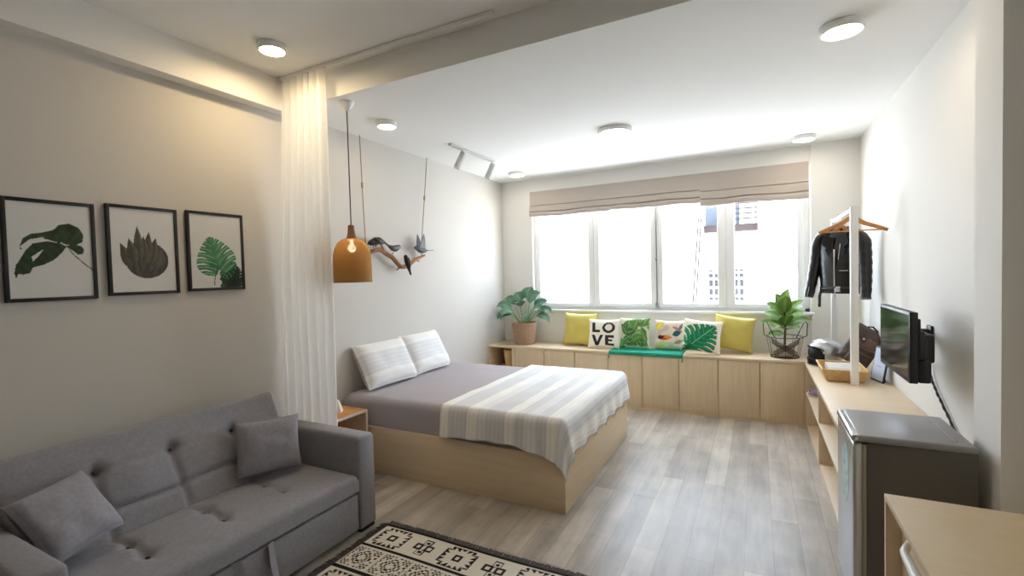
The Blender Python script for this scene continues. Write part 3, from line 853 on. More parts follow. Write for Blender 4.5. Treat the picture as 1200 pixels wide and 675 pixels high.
for k in range(9):
    x = -2.89 + k * .054
    obj('glider', L(MB().box(x - .004, x + .004, 2.214, 2.222, 2.845, 2.860, .001), CU), M['plastic'], cu)

# ------------------------------------------------------------------ ceiling lights
def ceiling_light(x, y, z, m, label, r=.092):
    o = thing('ceiling_light', label, 'ceiling light', (x, y, z), group='round ceiling lights')
    obj('light_housing', MB().lathe([(r + .004, -.0005), (r + .006, -.004), (r + .004, -.034), (r - .002, -.038), (r - .008, -.036), (r - .008, -.004)], n=40), M['white'], o)
    obj('light_diffuser', MB().lathe([(0, -.0365), (r * .6, -.0362), (r - .0085, -.034), (r - .0085, -.03)], n=40), m, o)
ceiling_light(-2.527, 1.891, ZL, M['lampwarm'], 'round ceiling light glowing warm above the sofa, beside curtain track', .074)
ceiling_light(.39, 2.915, ZC, M['lampsoft'], 'round ceiling light above the fridge, glowing warm', .092)
ceiling_light(-2.546, 2.877, ZC, M['lampsoft'], 'round ceiling light above the bed near the pendant lamp', .074)
ceiling_light(-1.06, 4.02, ZC, M['lampcool'], 'round ceiling light alone over the middle of the bedroom', .135)
ceiling_light(.398, 5.20, ZC, M['lampcool'], 'round ceiling light above the leafy plant in the wire basket')
ceiling_light(-2.535, 5.11, ZC, M['lampcool'], 'round ceiling light in the corner above the woven plant basket')

# track with two spots
TKL = (-2.466, 4.0, ZC)
tk = thing('track_light', 'white ceiling track carrying two spotlights over the bed', 'track light', TKL)
obj('rail', L(MB().box(-2.484, -2.448, 3.62, 4.42, ZC - .02, ZC - .0005, .002), TKL), M['spot'], tk)  # rail kept grey to stand in for the thin shadow line along it
for yy in (3.83, 4.40):
    h = MB()
    p0 = V((-2.466, yy, ZC - .02)); p1 = p0 + V((0, 0, -.035))
    d = V((-.22, -.40, -.88)).normalized()
    h.tube([p1 + d * -.01, p1 + d * .155], [.030, .030], 20)
    hd = obj('spot_head', L(h, TKL), M['spot'], tk)
    obj('bracket', L(MB().tube([p0, p0 + V((.0, .0, -.02)), p1 + V((0.02, .01, -.005))], .008, 8), TKL), M['white'], hd)

# ------------------------------------------------------------------ pendant lamp
PLc = (-2.472, 2.402, ZC)
pd = thing('pendant_lamp', 'woven rattan bell pendant lamp hanging beside the curtain', 'pendant lamp', PLc)
obj('ceiling_rose', MB().lathe([(.052, 0), (.052, -.012), (.046, -.02), (.022, -.055), (.008, -.062), (0, -.062)], n=28), M['white'], pd)
obj('cord', MB().tube([(0, 0, -.055), (.0, 0, -.45), (0, 0, -.86)], .004, 8), M['cable'], pd)
zb = 1.466 - ZC
prof = [(.124, 0), (.126, .008), (.127, .05), (.127, .10), (.126, .15)] + [(.034 + .092 * math.cos(PI / 2 * k / 12) ** .9, .15 + .150 * math.sin(PI / 2 * k / 12) ** 1.0) for k in range(1, 13)]
pr = [(r, zb + z) for r, z in prof]
b = MB(); b.lathe(pr[:], n=56, wob=lambda t, z: .006 * math.sin(34 * t))
b.f = [f for f in b.f if len(f) == 4]
b.mi = [0] * len(b.f)
sh = obj('lamp_shade', b, M['rattan'], pd, ang=80)
q = sh.modifiers.new('thickness', 'SOLIDIFY'); q.thickness = .004
rib = MB()
for k, (r, z) in enumerate(pr[:9]):
    pass
for zz, r in ((zb + .003, .1265),):
    rib.tube([(r * math.cos(2 * PI * k / 40), r * math.sin(2 * PI * k / 40), zz) for k in range(41)], .004, 6)
obj('rim_band', rib, M['neck'], sh)
obj('shade_neck', MB().lathe([(.040, zb + .295), (.030, zb + .315), (.024, zb + .345), (.021, zb + .388), (.014, zb + .394), (0, zb + .395)], n=24), M['neck'], pd)
obj('bulb', MB().ell((0, 0, zb + .235), (.027, .027, .030), 16, 10).tube([(0, 0, zb + .255), (0, 0, zb + .31)], .012, 10), M['bulb'], pd)

# ------------------------------------------------------------------ hanging branch with birds
HB = (-2.93, 3.4, ZC)
hb = thing('hanging_branch', 'driftwood branch hung on two jute ropes against the bedroom wall', 'wall decoration', HB)
bp = [(3.02, 1.700), (3.10, 1.728), (3.18, 1.738), (3.25, 1.708), (3.32, 1.672), (3.38, 1.618), (3.44, 1.588), (3.50, 1.586), (3.56, 1.612), (3.64, 1.655), (3.72, 1.672), (3.80, 1.700)]
pts = [(-2.93 + .012 * math.sin(k * 1.7), y, z) for k, (y, z) in enumerate(bp)]
b = MB().tube(pts, [.015, .019, .021, .021, .021, .020, .020, .019, .019, .019, .016, .010], 10)
b.tube([pts[3], (-2.945, 3.215, 1.765), (-2.95, 3.19, 1.80)], [.010, .008, .005], 8)
b.tube([pts[6], (-2.955, 3.41, 1.555)], [.010, .006], 8)
b.tube([pts[9], (-2.95, 3.73, 1.64)], [.010, .007], 8)
obj('branch', L(b, HB), M['branch'], hb)
for (yt, yb_, zb_) in ((3.012, 3.03, 1.705), (3.93, 3.87 - .09, 1.695)):
    r = MB().tube([(-2.965, yt, ZC - .001), (-2.962, (yt + yb_) / 2, 2.2), (-2.957, yb_, zb_ + .06), (-2.945, yb_, zb_)], .0042, 6)
    r.tube([(-2.963, yt * .6 + yb_ * .4, 2.30), (-2.962, yt * .55 + yb_ * .45, 2.255)], .009, 8)
    obj('rope', L(r, HB), M['rope'], hb)
def bird(body, rad, label, m, extra, name='bird_figurine', flat=1, lift=(0, 0, 0)):
    b = MB().tube(body, rad, 12, flat=flat)
    extra(b)
    c = body[len(body) // 2]
    o = obj(name, L(b, c), m, loc=tuple(V(c) + V(lift)), ang=70)
    return tag(o, label, 'bird figurine', 'bird figurines on the hanging branch')
X0 = -2.915
def wing_a(b):
    b.ell((0, 0, 0), (.016, .062, .026), 14, 8, Matrix.Translation((X0 + .028, 3.12, 1.785)) @ Matrix.Rotation(-.25, 4, 'X'))
    b.tube([(X0, 3.022, 1.757), (X0, 2.998, 1.750)], [.008, .001], 6)
    b.tube([(X0, 3.08, 1.755), (X0 - .01, 3.085, 1.727)], .003, 5).tube([(X0, 3.11, 1.755), (X0 - .01, 3.115, 1.729)], .003, 5)
bird([(X0, 3.015, 1.757), (X0, 3.035, 1.762), (X0, 3.06, 1.768), (X0, 3.10, 1.780), (X0, 3.15, 1.789), (X0, 3.19, 1.784), (X0, 3.235, 1.768)], [.004, .020, .026, .036, .030, .017, .006], 'black bird figurine at the lamp end of the branch', M['birdblack'], wing_a, lift=(0, 0, .024))
def wing_b(b):
    b.ell((0, 0, 0), (.012, .055, .022), 14, 8, Matrix.Translation((X0 + .022, 3.335, 1.742)) @ Matrix.Rotation(.2, 4, 'X'))
    b.tube([(X0, 3.418, 1.748), (X0, 3.44, 1.735)], [.007, .001], 6)
    b.prism([(-.012, 0), (.012, 0), (.010, .09), (-.010, .09)], -.003, .003, frame((X0, 3.29, 1.745), (1, 0, 0), (0, -.85, .42)))
    b.tube([(X0, 3.34, 1.715), (X0 - .008, 3.32, 1.678)], .003, 5)
bird([(X0, 3.24, 1.768), (X0, 3.28, 1.750), (X0, 3.32, 1.736), (X0, 3.36, 1.733), (X0, 3.39, 1.742), (X0, 3.41, 1.752), (X0, 3.425, 1.752)], [.004, .015, .027, .028, .020, .019, .005], 'grey bird figurine with raised tail above the branch dip', M['birdgrey'], wing_b, lift=(0, 0, .018))
def wing_c(b):
    b.ell((0, 0, 0), (.016, .018, .055), 14, 8, Matrix.Translation((-2.872, 3.462, 1.620)) @ Matrix.Rotation(.18, 4, 'X'))
    b.tube([(-2.892, 3.43, 1.680), (-2.88, 3.41, 1.678)], [.007, .001], 6)
    b.tube([(-2.90, 3.45, 1.605), (-2.93, 3.45, 1.60)], .003, 5)
bird([(-2.893, 3.435, 1.694), (-2.891, 3.438, 1.684), (-2.888, 3.445, 1.662), (-2.886, 3.455, 1.630), (-2.888, 3.470, 1.590), (-2.890, 3.490, 1.545), (-2.890, 3.505, 1.510)], [.006, .018, .021, .027, .022, .012, .008], 'black bird figurine clinging upright at the lowest dip of the branch', M['birdblack'], wing_c, lift=(.020, 0, 0))
def wing_d(b):
    for s in (-1, 1):
        b.prism([(-.06, 0), (.045, 0), (.03, .05), (.012, .11), (-.010, .150), (-.032, .09)], -.003, .003, frame((X0 + s * .014, 3.735, 1.725), (0, 1, 0), (s * .18, 0, 1)))
    b.tube([(X0, 3.628, 1.735), (X0, 3.60, 1.732)], [.007, .001], 6)
    b.prism([(-.018, 0), (.018, 0), (.026, .11), (-.026, .11)], -.003, .003, frame((X0, 3.79, 1.715), (1, 0, 0), (0, 1, .05)))
    b.tube([(X0, 3.73, 1.70), (X0, 3.73, 1.672)], .003, 5)
bird([(X0, 3.625, 1.735), (X0, 3.645, 1.738), (X0, 3.665, 1.733), (X0, 3.71, 1.718), (X0, 3.76, 1.714), (X0, 3.80, 1.714), (X0, 3.83, 1.714)], [.006, .019, .021, .030, .026, .016, .006], 'grey bird figurine with wings raised at the window end of the branch', M['birdgrey'], wing_d, lift=(0, 0, .032))

# ------------------------------------------------------------------ plants
def leaf(mb, base, az, elev, length, width, curl, fold=.25, mtwist=0, n=14, tone=None):
    """broad leaf growing from base: az heading, elev start angle, curl bends it down over its length"""
    mid = []; p = V(base); e = elev
    h = V((math.cos(az), math.sin(az), 0)); side = V((-math.sin(az), math.cos(az), 0))
    fr = []
    for i in range(n + 1):
        d = h * math.cos(e) + V((0, 0, 1)) * math.sin(e)
        up = -h * math.sin(e) + V((0, 0, 1)) * math.cos(e)
        fr.append((p.copy(), up)); p = p + d * (length / n); e -= curl / n
    vs = []; W = 7; cs = []
    for i, (q, up) in enumerate(fr):
        t = i / n; w = width / 2 * (math.sin(PI * min(1, t * 1.02 + .03) ** .85)) ** .8 if t < .985 else width * .03
        for k in range(W):
            s = (k / (W - 1) - .5) * 2
            if tone: cs.append(mixc(tone[0], tone[1], min(1, (.75 if k == 3 else .12) + .25 * (.5 + .5 * math.sin(t * 40 - abs(s) * 6)))))
            ss = side * math.cos(mtwist) + up * math.sin(mtwist)
            vs.append(q + ss * (s * w) + up * (fold * abs(s) * w + .004 * math.sin(t * 11 + k) * abs(s) * (t < .9)))
    fs = [(i * W + k, i * W + k + 1, (i + 1) * W + k + 1, (i + 1) * W + k) for i in range(n) for k in range(W - 1)]
    mb.add(vs, fs, None, cs or None); return fr
def mixt(k, a, b, c): return (mixc(rgb(*a), rgb(*b), k), mixc(rgb(*b), rgb(*c), .3 + .7 * k))
pl = thing('potted_plant', 'broad silvery leaved plant in a round woven basket by the corner', 'plant', (-2.605, 5.345, .611))
bk = MB()
prof = [(0, .002), (.118, 0), (.128, .01), (.140, .08), (.149, .16), (.154, .24), (.156, .268), (.150, .274), (.143, .268), (.141, .22), (0, .22)]
rows = []
for i in range(len(prof) - 1):
    rows.append(prof[i])
fine = [(0, .002), (.118, 0)]
for k in range(54):
    t = k / 53; z = .004 + .266 * t; fine.append((.124 + .032 * t ** .8 + .0022 * math.sin(k * PI / 1.5), z))
fine += [(.148, .270), (.145, .22), (0, .22)]
bk.lathe(fine, n=56, wob=lambda t, z: .008 * math.sin(30 * t + z * 200))
obj('basket_pot', bk, M['wicker'], pl, ang=80)
obj('soil', MB().lathe([(0, .236), (.09, .238), (.1445, .232), (.1445, .225)], n=28), M['soil'], pl)
fo = MB(); stm = MB()
spec = [(.3, 1.40, .19, .17, .9, .30), (2.6, 1.38, .15, .14, .7, .32), (1.4, 1.45, .18, .15, .7, .36), (-1.4, 1.1, .17, .13, 1.3, .30), (3.3, .95, .20, .12, 1.4, .28), (2.9, 1.15, .20, .11, 1.2, .30), (0.0, .80, .20, .10, 1.4, .26),
        (-.5, .95, .22, .10, 1.5, .26), (-2.2, .9, .18, .13, 1.8, .22), (-2.7, .8, .20, .12, 1.9, .20), (.6, 1.1, .20, .11, 1.3, .28), (-1.0, .75, .18, .10, 1.9, .22), (4.0, .85, .2, .12, 2.0, .20), (-.2, .62, .22, .085, 1.6, .22), (3.05, .75, .22, .10, 1.9, .24), (-.15, 1.0, .18, .10, 1.0, .30)]
for (az, el, ln, wd, cr, st) in spec:
    h = V((math.cos(az), math.sin(az), 0)); b0 = V((0, 0, .23)) + h * .03
    top = V((0, 0, .23)) + h * (st * math.cos(el) * .9 + .03) + V((0, 0, st * math.sin(el) * .95))
    m_ = (b0 + top) / 2 + V((0, 0, .02))
    stm.tube([b0, m_, top], [.006, .005, .004], 6)
    leaf(fo, top, az, el - .25, ln * 1.05, wd * 1.2, cr, .2, .7 * math.cos(az), tone=mixt(rl.random(), (44, 80, 56), (84, 122, 96), (120, 156, 134)))
for mbx in (fo, stm):   # keep the foliage off the two walls of the corner
    mbx.v = [(max(x, -.37 + .02 * math.sin(z * 40)), min(y, .205), z) for x, y, z in mbx.v]
q = obj('foliage', fo, M['leafa'], pl, ang=180)
obj('stems', stm, M['stem'], pl)

wp = thing('potted_fig', 'bright green fiddle leaf fig in a bronze wire basket', 'plant', (.237, 5.335, .611))
wr = MB()
R0, R1, H1 = .122, .158, .20
def ring(r, z, n=40): return [(r * math.cos(2 * PI * k / n), r * math.sin(2 * PI * k / n), z) for k in range(n + 1)]
wr.tube(ring(R0, .005), .005, 6).tube(ring(R1, H1), .004, 6)
N = 12
for k in range(N):
    a = 2 * PI * k / N
    wr.tube([(R0 * math.cos(a), R0 * math.sin(a), .005), (R1 * math.cos(a), R1 * math.sin(a), H1)], .0022, 5)
for k in range(-4, 5):
    wr.tube([(R0 * .95 * k / 4.5, -math.sqrt(max(0, R0 ** 2 - (R0 * .95 * k / 4.5) ** 2)), .005), (R0 * .95 * k / 4.5, math.sqrt(max(0, R0 ** 2 - (R0 * .95 * k / 4.5) ** 2)), .005)], .0022, 5)
def onwall(a, z):
    r = R0 + (R1 - R0) * z / H1; return (r * math.cos(a) * 1.01, r * math.sin(a) * 1.01, z)
for c0 in (-PI / 2,):        # crossed bands of wire on the broad front
    for j in range(5):
        o_ = (j - 2) * .012
        wr.tube([onwall(c0 - .85 + 1.7 * t / 12, .032 + .14 * t / 12 + o_) for t in range(13)], .0038, 5)
        wr.tube([onwall(c0 + .85 - 1.7 * t / 12, .032 + .14 * t / 12 + o_) for t in range(13)], .0038, 5)
obj('wire_basket', wr, M['wire'], wp)
for s in (-1, 1):
    p = [(s * R1 * math.cos(.55), -R1 * math.sin(.55), H1), (s * .185, -.10, .30), (s * .178, -.085, .345), (s * .165, 0, .350), (s * .178, .085, .345), (s * .185, .10, .30), (s * R1 * math.cos(.55), R1 * math.sin(.55), H1)]
    if s > 0: pass
    p = [(s * .135, -.07, H1), (s * .180, -.07, H1 + .02), (s * .186, -.07, .335), (s * .172, -.07, .356), (s * .155, -.07, .345), (s * .09, -.12, H1)]
    obj('handle', MB().tube(p, .0045, 6), M['wire'], wp)
obj('inner_pot', MB().lathe([(0, .008), (.070, .008), (.074, .012), (.095, .125), (.098, .128), (.090, .126), (.087, .11), (0, .11)], n=32), M['liner'], wp)
obj('stem', MB().tube([(0, 0, .10), (.005, 0, .28), (0, .0, .46), (.01, 0, .56)], [.011, .010, .008, .005], 8), M['bark'], wp)
fo = MB()
for (z, az, el, ln, wd, cr) in [(.47, .3, 1.52, .20, .15, .25), (.45, 2.6, 1.30, .19, .15, .45), (.43, -1.5, 1.25, .20, .16, .5), (.40, .1, 1.05, .22, .15, .6), (.40, 3.2, 1.0, .21, .14, .7), (.37, -.7, .95, .23, .16, .7), (.36, -2.4, .95, .22, .15, .8),
                                 (.34, .5, .80, .22, .14, .7), (.34, 2.7, .75, .22, .14, .8), (.31, -1.4, .95, .21, .16, .9), (.30, -.2, .65, .24, .13, .8), (.28, -2.9, .60, .24, .13, .9), (.27, -2.0, .65, .20, .14, 1.1), (.26, -.9, .6, .20, .14, 1.0), (.22, -2.6, .35, .17, .11, .9), (.36, 1.6, .8, .14, .12, .6)]:
    leaf(fo, (.004 * math.cos(az), .004 * math.sin(az), z), az, el, ln * 1.05, wd * .80, cr, .14, .75 * math.cos(az), tone=mixt(rl.random(), (38, 78, 30), (112, 152, 62), (168, 196, 120)))
fo.v = [(x, min(y, .20), z) for x, y, z in fo.v]
obj('foliage', fo, M['leafb'], wp, ang=180)

o = obj('woven_vase', MB().lathe([(0, 0), (.055, 0), (.058, .006)] + [(.058 + .020 * k / 20 + .0016 * math.sin(k * 2.1), .01 + .21 * k / 20) for k in range(21)] + [(.072, .222), (.07, .19), (0, .18)], n=36), M['wicker2'], loc=(-2.775, 5.265, .319), ang=80)
tag(o, 'pale woven vase inside the open cubby at the end of the bench', 'vase')

# ------------------------------------------------------------------ things on the counter
CZ = .611
rk = thing('clothes_rack', 'white square tube clothes rack standing on the counter', 'clothes rack', (.634, 4.75, CZ))
for y in (-.51, .50):
    obj('post', MB().box(-.024, .024, y - .022, y + .022, 0, 1.31, .003), M['white'], rk)
obj('top_bar', MB().box(-.013, .013, -.49, .48, 1.276, 1.306, .003), M['white'], rk)

def hanger(y, z, label, x=.634, rz=0, hw=.212, dz=0):
    o = thing('clothes_hanger', label, 'hanger', (x, y, z), rz, group='wooden hangers on the clothes rack')
    pts = []
    for k in range(17):
        u = k / 16 * 2 - 1
        pts.append((u * hw, .006 * (1 - u * u) * 3 - .01, dz - .052 - .082 * hw / .212 * abs(u) ** 1.25 + .03 * math.exp(-(u / .2) ** 2)))
    rad = [.012 + .006 * (1 - abs(k / 8 - 1)) for k in range(17)]
    obj('shoulder_bar', MB().tube(pts, rad, 10, flat=.65), M['hanger'], o)
    obj('cross_rod', MB().tube([(-hw + .007, -.006, dz - .048 - .08 * hw / .212), (hw - .007, -.006, dz - .048 - .08 * hw / .212)], .0055, 8), M['hanger'], o)
    hk = [(0, 0, -.03), (0, 0, .0)] + [(.022 * math.sin(t) , 0, .0245 - .022 * math.cos(t) + 0) for t in [PI * k / 8 for k in range(1, 12)]]
    hk = [(0, 0, -.05 + dz), (0, 0, -.045), (.02, 0, -.028), (.024, 0, -.01)] + [(.024 * math.cos(t), 0, .024 * math.sin(t)) for t in [PI * k / 10 for k in range(11)]] + [(-.024, 0, -.012)]
    obj('hook', MB().tube(hk, .0025, 6), M['steel'], o)
    return o
BARZ = CZ + 1.306
hanger(4.32, BARZ - .010, 'empty wooden hanger across the front of the clothes rack', dz=-.03)
hanger(4.86, BARZ - .010, 'wooden hanger inside the shoulders of the leather jacket', rz=-.62, hw=.135, dz=-.055)

# leather jacket on the second hanger
JL_ = (.634, 4.86, 1.748)
jk = thing('leather_jacket', 'cropped black leather biker jacket hanging on the clothes rack', 'jacket', JL_, -.62)
b = MB()
def torso(u, v):
    # u round the body starting at the open front, v from neck to hem
    a = -PI / 2 + (u * 2 - 1) * PI * .985 + PI
    wv = [(.06, .05), (.11, .06), (.175, .065), (.185, .078), (.178, .085), (.168, .088), (.165, .092), (.168, .095)]
    zs = [.035, .02, -.03, -.13, -.24, -.35, -.44, -.49]
    k = v * 7; i = min(int(k), 6); t = k - i
    w = wv[i][0] * (1 - t) + wv[i + 1][0] * t; d = wv[i][1] * (1 - t) + wv[i + 1][1] * t; z = zs[i] * (1 - t) + zs[i + 1] * t
    a2 = a + PI
    r = 1 + .05 * nz(math.cos(a) * 2, z * 7, math.sin(a) * 2)
    return (w * math.sin(a2 + PI) * r, -d * math.cos(a2 + PI) * r * (1 if math.cos(a2) < 0 else 1), z - .035 * abs(math.sin(a2)) * (v < .3) * 0)
b.grid(torso, 64, 42)
o = obj('jacket_body', b, M['leather'], jk, ang=80)
q = o.modifiers.new('thickness', 'SOLIDIFY'); q.thickness = .005
for s in (-1, 1):
    sl = MB()
    n = 22; pts = []; rad = []
    for k in range(n + 1):
        t = k / n
        e = min(1, t / .16); q = math.sin(e * PI / 2)
        pts.append((s * (.095 + .080 * q + .050 * t), -.01 - .07 * t * t, .012 - .05 * (1 - math.cos(e * PI / 2)) - .52 * max(0, t - .06)))
        rad.append((.026 + .028 * q - .016 * t) * (1 + .06 * math.sin(t * 44 + s) * e))
    sl.tube(pts, rad, 16)
    so = obj('sleeve', sl, M['leather'], jk, ang=80)
    obj('cuff_zip', MB().tube([V(pts[-5]) + V((s * -.012, -.046, 0)), V(pts[-1]) + V((s * -.012, -.044, 0))], .003, 6), M['steel'], so)
    lp = MB().prism([(0, .0), (s * .075, .035), (s * .10, -.05), (s * .055, -.085), (s * .07, -.10), (s * .012, -.22)], 0, .006, frame((s * .012, -.083, -.02), (1, -.12 * s, 0), (0, -.10, 1)))
    obj('lapel', lp, M['leather'], jk, ang=30)
obj('collar', MB().tube([(-.075, -.065, .005), (-.085, -.01, .035), (-.05, .05, .05), (0, .065, .052), (.05, .05, .05), (.085, -.01, .035), (.075, -.065, .005)], [.014, .022, .024, .024, .024, .022, .014], 10, flat=.5), M['leather'], jk)
obj('zipper', MB().box(-.006, .006, -.099, -.094, -.43, -.12, .001), M['steel'], jk)
obj('chest_zip', MB().box(.055, .061, -.101, -.096, -.20, -.07, .001, mx=Matrix.Rotation(.12, 4, 'Y')), M['steel'], jk)
obj('pocket_zip', MB().box(.04, .11, -.101, -.096, -.302, -.296, .001), M['steel'], jk)
b = MB().grid(lambda u, v: (.170 * math.sin((u * 2 - 1) * PI), -.098 * math.cos((u * 2 - 1) * PI) * 1.0 - .002, -.435 - .035 * v), 40, 2)
ob = obj('belt', b, M['leather'], jk); q = ob.modifiers.new('thickness', 'SOLIDIFY'); q.thickness = .006
obj('belt_buckle', MB().box(.015, .055, -.112, -.104, -.475, -.43, .003).box(.004, .016, -.108, -.102, -.535, -.445, .002), M['steel'], ob)
ob2 = obj('belt_end', MB().tube([(-.12, -.07, -.455), (-.128, -.085, -.515), (-.130, -.085, -.61)], [.012, .014, .013], 8, flat=.3), M['leather'], jk)

# helmet
he = thing('motorcycle_helmet', 'silver open face helmet with black visor opening on the counter', 'helmet', (.535, 5.02, CZ), rotz=.0)
b = MB()
def hpt(u, v):
    a = u * 2 * PI; e = -PI * .27 + v * PI * .77
    return (.138 * math.cos(e) * math.cos(a) * 1.04, .122 * math.cos(e) * math.sin(a), .108 + .128 * math.sin(e))
b.grid(hpt, 64, 30, closeu=True)
# drop the faces of the face opening, which looks along -x and a little to the camera
cen = [(sum(b.v[i][0] for i in f) / 4, sum(b.v[i][1] for i in f) / 4, sum(b.v[i][2] for i in f) / 4) for f in b.f]
keep = []
for f, (x, y, z) in zip(b.f, cen):
    a = math.atan2(y, x); da = (a - (-2.75) + PI) % (2 * PI) - PI
    if not (abs(da) < 1.12 - .4 * max(0, (z - .10)) / .06 and z < .166 - .03 * (da / 1.1) ** 2): keep.append(f)
b.f = keep; b.mi = [0] * len(keep)
o = obj('helmet_shell', b, M['silver'], he, ang=80); q = o.modifiers.new('thickness', 'SOLIDIFY'); q.thickness = .006; q.offset = -1
b = MB().grid(lambda u, v: tuple(V((.126 * math.cos(-PI * .26 + v * PI * .75) * math.cos(u * 2 * PI) * 1.04, .110 * math.cos(-PI * .26 + v * PI * .75) * math.sin(u * 2 * PI), .105 + .106 * math.sin(-PI * .26 + v * PI * .75)))), 40, 20, closeu=True)
obj('padding', b, M['foot'], he)
b = MB()
b.grid(lambda u, v: (.134 * math.cos(-2.75 - 1.05 + 2.1 * u) * (1 + .05 * v), .120 * math.sin(-2.75 - 1.05 + 2.1 * u) * (1 + .05 * v), .004 + .06 * v), 30, 8)
o = obj('chin_guard', b, M['visor'], he); q = o.modifiers.new('thickness', 'SOLIDIFY'); q.thickness = .006
b = MB(); b.tube([(.132 * math.cos(-2.75 - 1.05 + 2.1 * k / 20), .116 * math.sin(-2.75 - 1.05 + 2.1 * k / 20), .168 - .03 * ((k - 10) / 10) ** 2) for k in range(21)], .005, 6)
obj('visor_rim', b, M['visor'], he)

# wicker tray with rolled towels
ty = thing('wicker_tray', 'pale wicker tray holding rolled white towels on the counter', 'tray', (.585, 4.497, CZ))
b = MB()
def traypt(u, v, ofs):
    # rectangular ring u round, v up, flared
    w, d = .118 + .030 * v - ofs, .185 + .030 * v - ofs
    P = [(-w, -d), (w, -d), (w, d), (-w, d), (-w, -d)]
    k = u * 4; i = min(int(k), 3); t = k - i
    x = P[i][0] * (1 - t) + P[i + 1][0] * t; y = P[i][1] * (1 - t) + P[i + 1][1] * t
    hgt = .085 + .02 * abs(x / w) ** 3 * (abs(y) < d * .999) * 0
    return (x, y, .003 + hgt * v + .0018 * math.sin(u * 250) * (0 < v < 1))
b.grid(lambda u, v: traypt(u, v, 0 - .0022 * math.sin(v * 40)), 96, 14)
b.grid(lambda u, v: traypt(u, v, .008), 96, 10)
obj('tray_wall', b, M['wicker2'], ty, ang=80)
rim = MB(); rim.tube([traypt(k / 32, 1, .004) for k in range(33)], .007, 8)
obj('tray_rim', rim, M['wicker2'], ty)
obj('tray_floor', MB().box(-.115, .115, -.18, .18, .002, .008), M['wicker2'], ty)
def towel(x, y, z, label, ln=.21, r=.036):
    b = MB()
    n = 60; prof = []
    for k in range(n + 1):
        t = k / n; a = t * 2 * PI * 3.2; rr_ = .006 + (r - .006) * t
        prof.append((rr_ * math.cos(a), rr_ * math.sin(a)))
    b.grid(lambda u, v: ((v - .5) * ln, prof[int(round(u * n))][0], prof[int(round(u * n))][1] + r), n, 4)
    b.tube([(-ln / 2 + .004, 0, r), (ln / 2 - .004, 0, r)], r * .93, 24)
    o = obj('rolled_towel', b, M['towel'], loc=(x, y, z), ang=80)
    tag(o, label, 'towel', 'rolled towels in the wicker tray')
towel(.585, 4.362, CZ + .030, 'rolled white towel at the front of the wicker tray', .205, .040)
towel(.585, 4.447, CZ + .030, 'rolled white towel in the middle of the wicker tray', .205, .040)
towel(.585, 4.532, CZ + .030, 'rolled white towel at the back of the wicker tray', .205, .040)

# backpack slumped against the wall
bpk = thing('backpack', 'dark brown leather backpack slumped against the wall behind the tray', 'backpack', (.775, 4.83, CZ), rotz=0)
mxb = frame((0, 0, 0), (.80, -.35, -.48), (.44, .05, .83))
b = soft(MB(), .235, .335, .17, Matrix.Translation((0, 0, .172)) @ mxb, None, 30, .03, .30, 3)
zm = min(p[2] for p in b.v); b.v = [(min(p[0], .098), p[1], p[2] - zm) for p in b.v]
weld(obj('bag_body', b, M['brownleather'], bpk, ang=180))
nb = mxb.to_3x3() @ V((0, 0, 1)); c0 = V((0, 0, .172))
def onbag(u, v, lift): # u,v in -1..1 on the bag's front
    p = mxb @ V((u * .105, v * .155, .085 * ((1 - u ** 4) * (1 - v ** 4)) ** .30 + lift)); q = p + c0
    return (min(q.x, .098), q.y, q.z)
b = MB().grid(lambda u, v: onbag(u * 1.8 - .9, 1.0 - v * .85, .008), 18, 14)
o = obj('flap', b, M['brownlight'], bpk, ang=80); q = o.modifiers.new('thickness', 'SOLIDIFY'); q.thickness = .005
obj('zip_band', MB().tube([onbag(-.85 + 1.7 * k / 16, .16 - .06 * math.sin(PI * k / 16), .014) for k in range(17)], .007, 6), M['brownlight'], bpk)
obj('stud', MB().ell(onbag(-.2, .55, .018), (.01, .01, .01), 10, 6), M['steel'], bpk)
t0 = V(onbag(-.35, .98, -.02)); t1 = V(onbag(.35, .98, -.02))
obj('top_handle', MB().tube([t0, t0 + V((.0, 0, .045)), (t0 + t1) / 2 + V((0, 0, .062)), t1 + V((0, 0, .045)), t1], .008, 8), M['brownleather'], bpk)
obj('front_pocket', weld(obj('front_pocket_shell', soft(MB(), .17, .12, .05, Matrix.Translation(c0 + nb * .085 + V((-.02, 0, -.075))) @ mxb, None, 18, .03, .35, 2), M['brownleather'], bpk, ang=180)).data and MB().tube([onbag(-.6 + 1.2 * k / 10, -.15, .03) for k in range(11)], .004, 6), M['brownlight'], bpk)

# slim framed panel leaning on the wall
tb = thing('tablet', 'slim black edged tablet with pale blue face leaning behind television', 'tablet', (.795, 4.42, CZ))
mxt = frame((0, 0, .0), (.28, -.96, 0), (.16, .05, .985))
obj('tablet_case', MB().box(-.085, .085, .001, .262, -.012, 0, .003, mx=mxt), M['foot'], tb)
obj('screen', MB().box(-.076, .076, .012, .25, -.0005, .0012, mx=mxt), M['tablet'], tb)
obj('stand', MB().box(-.03, .03, .0, .12, .0, .004, mx=frame((.05, 0.015, 0), (.28, -.96, 0), (-.25, -.05, .95))), M['foot'], tb)

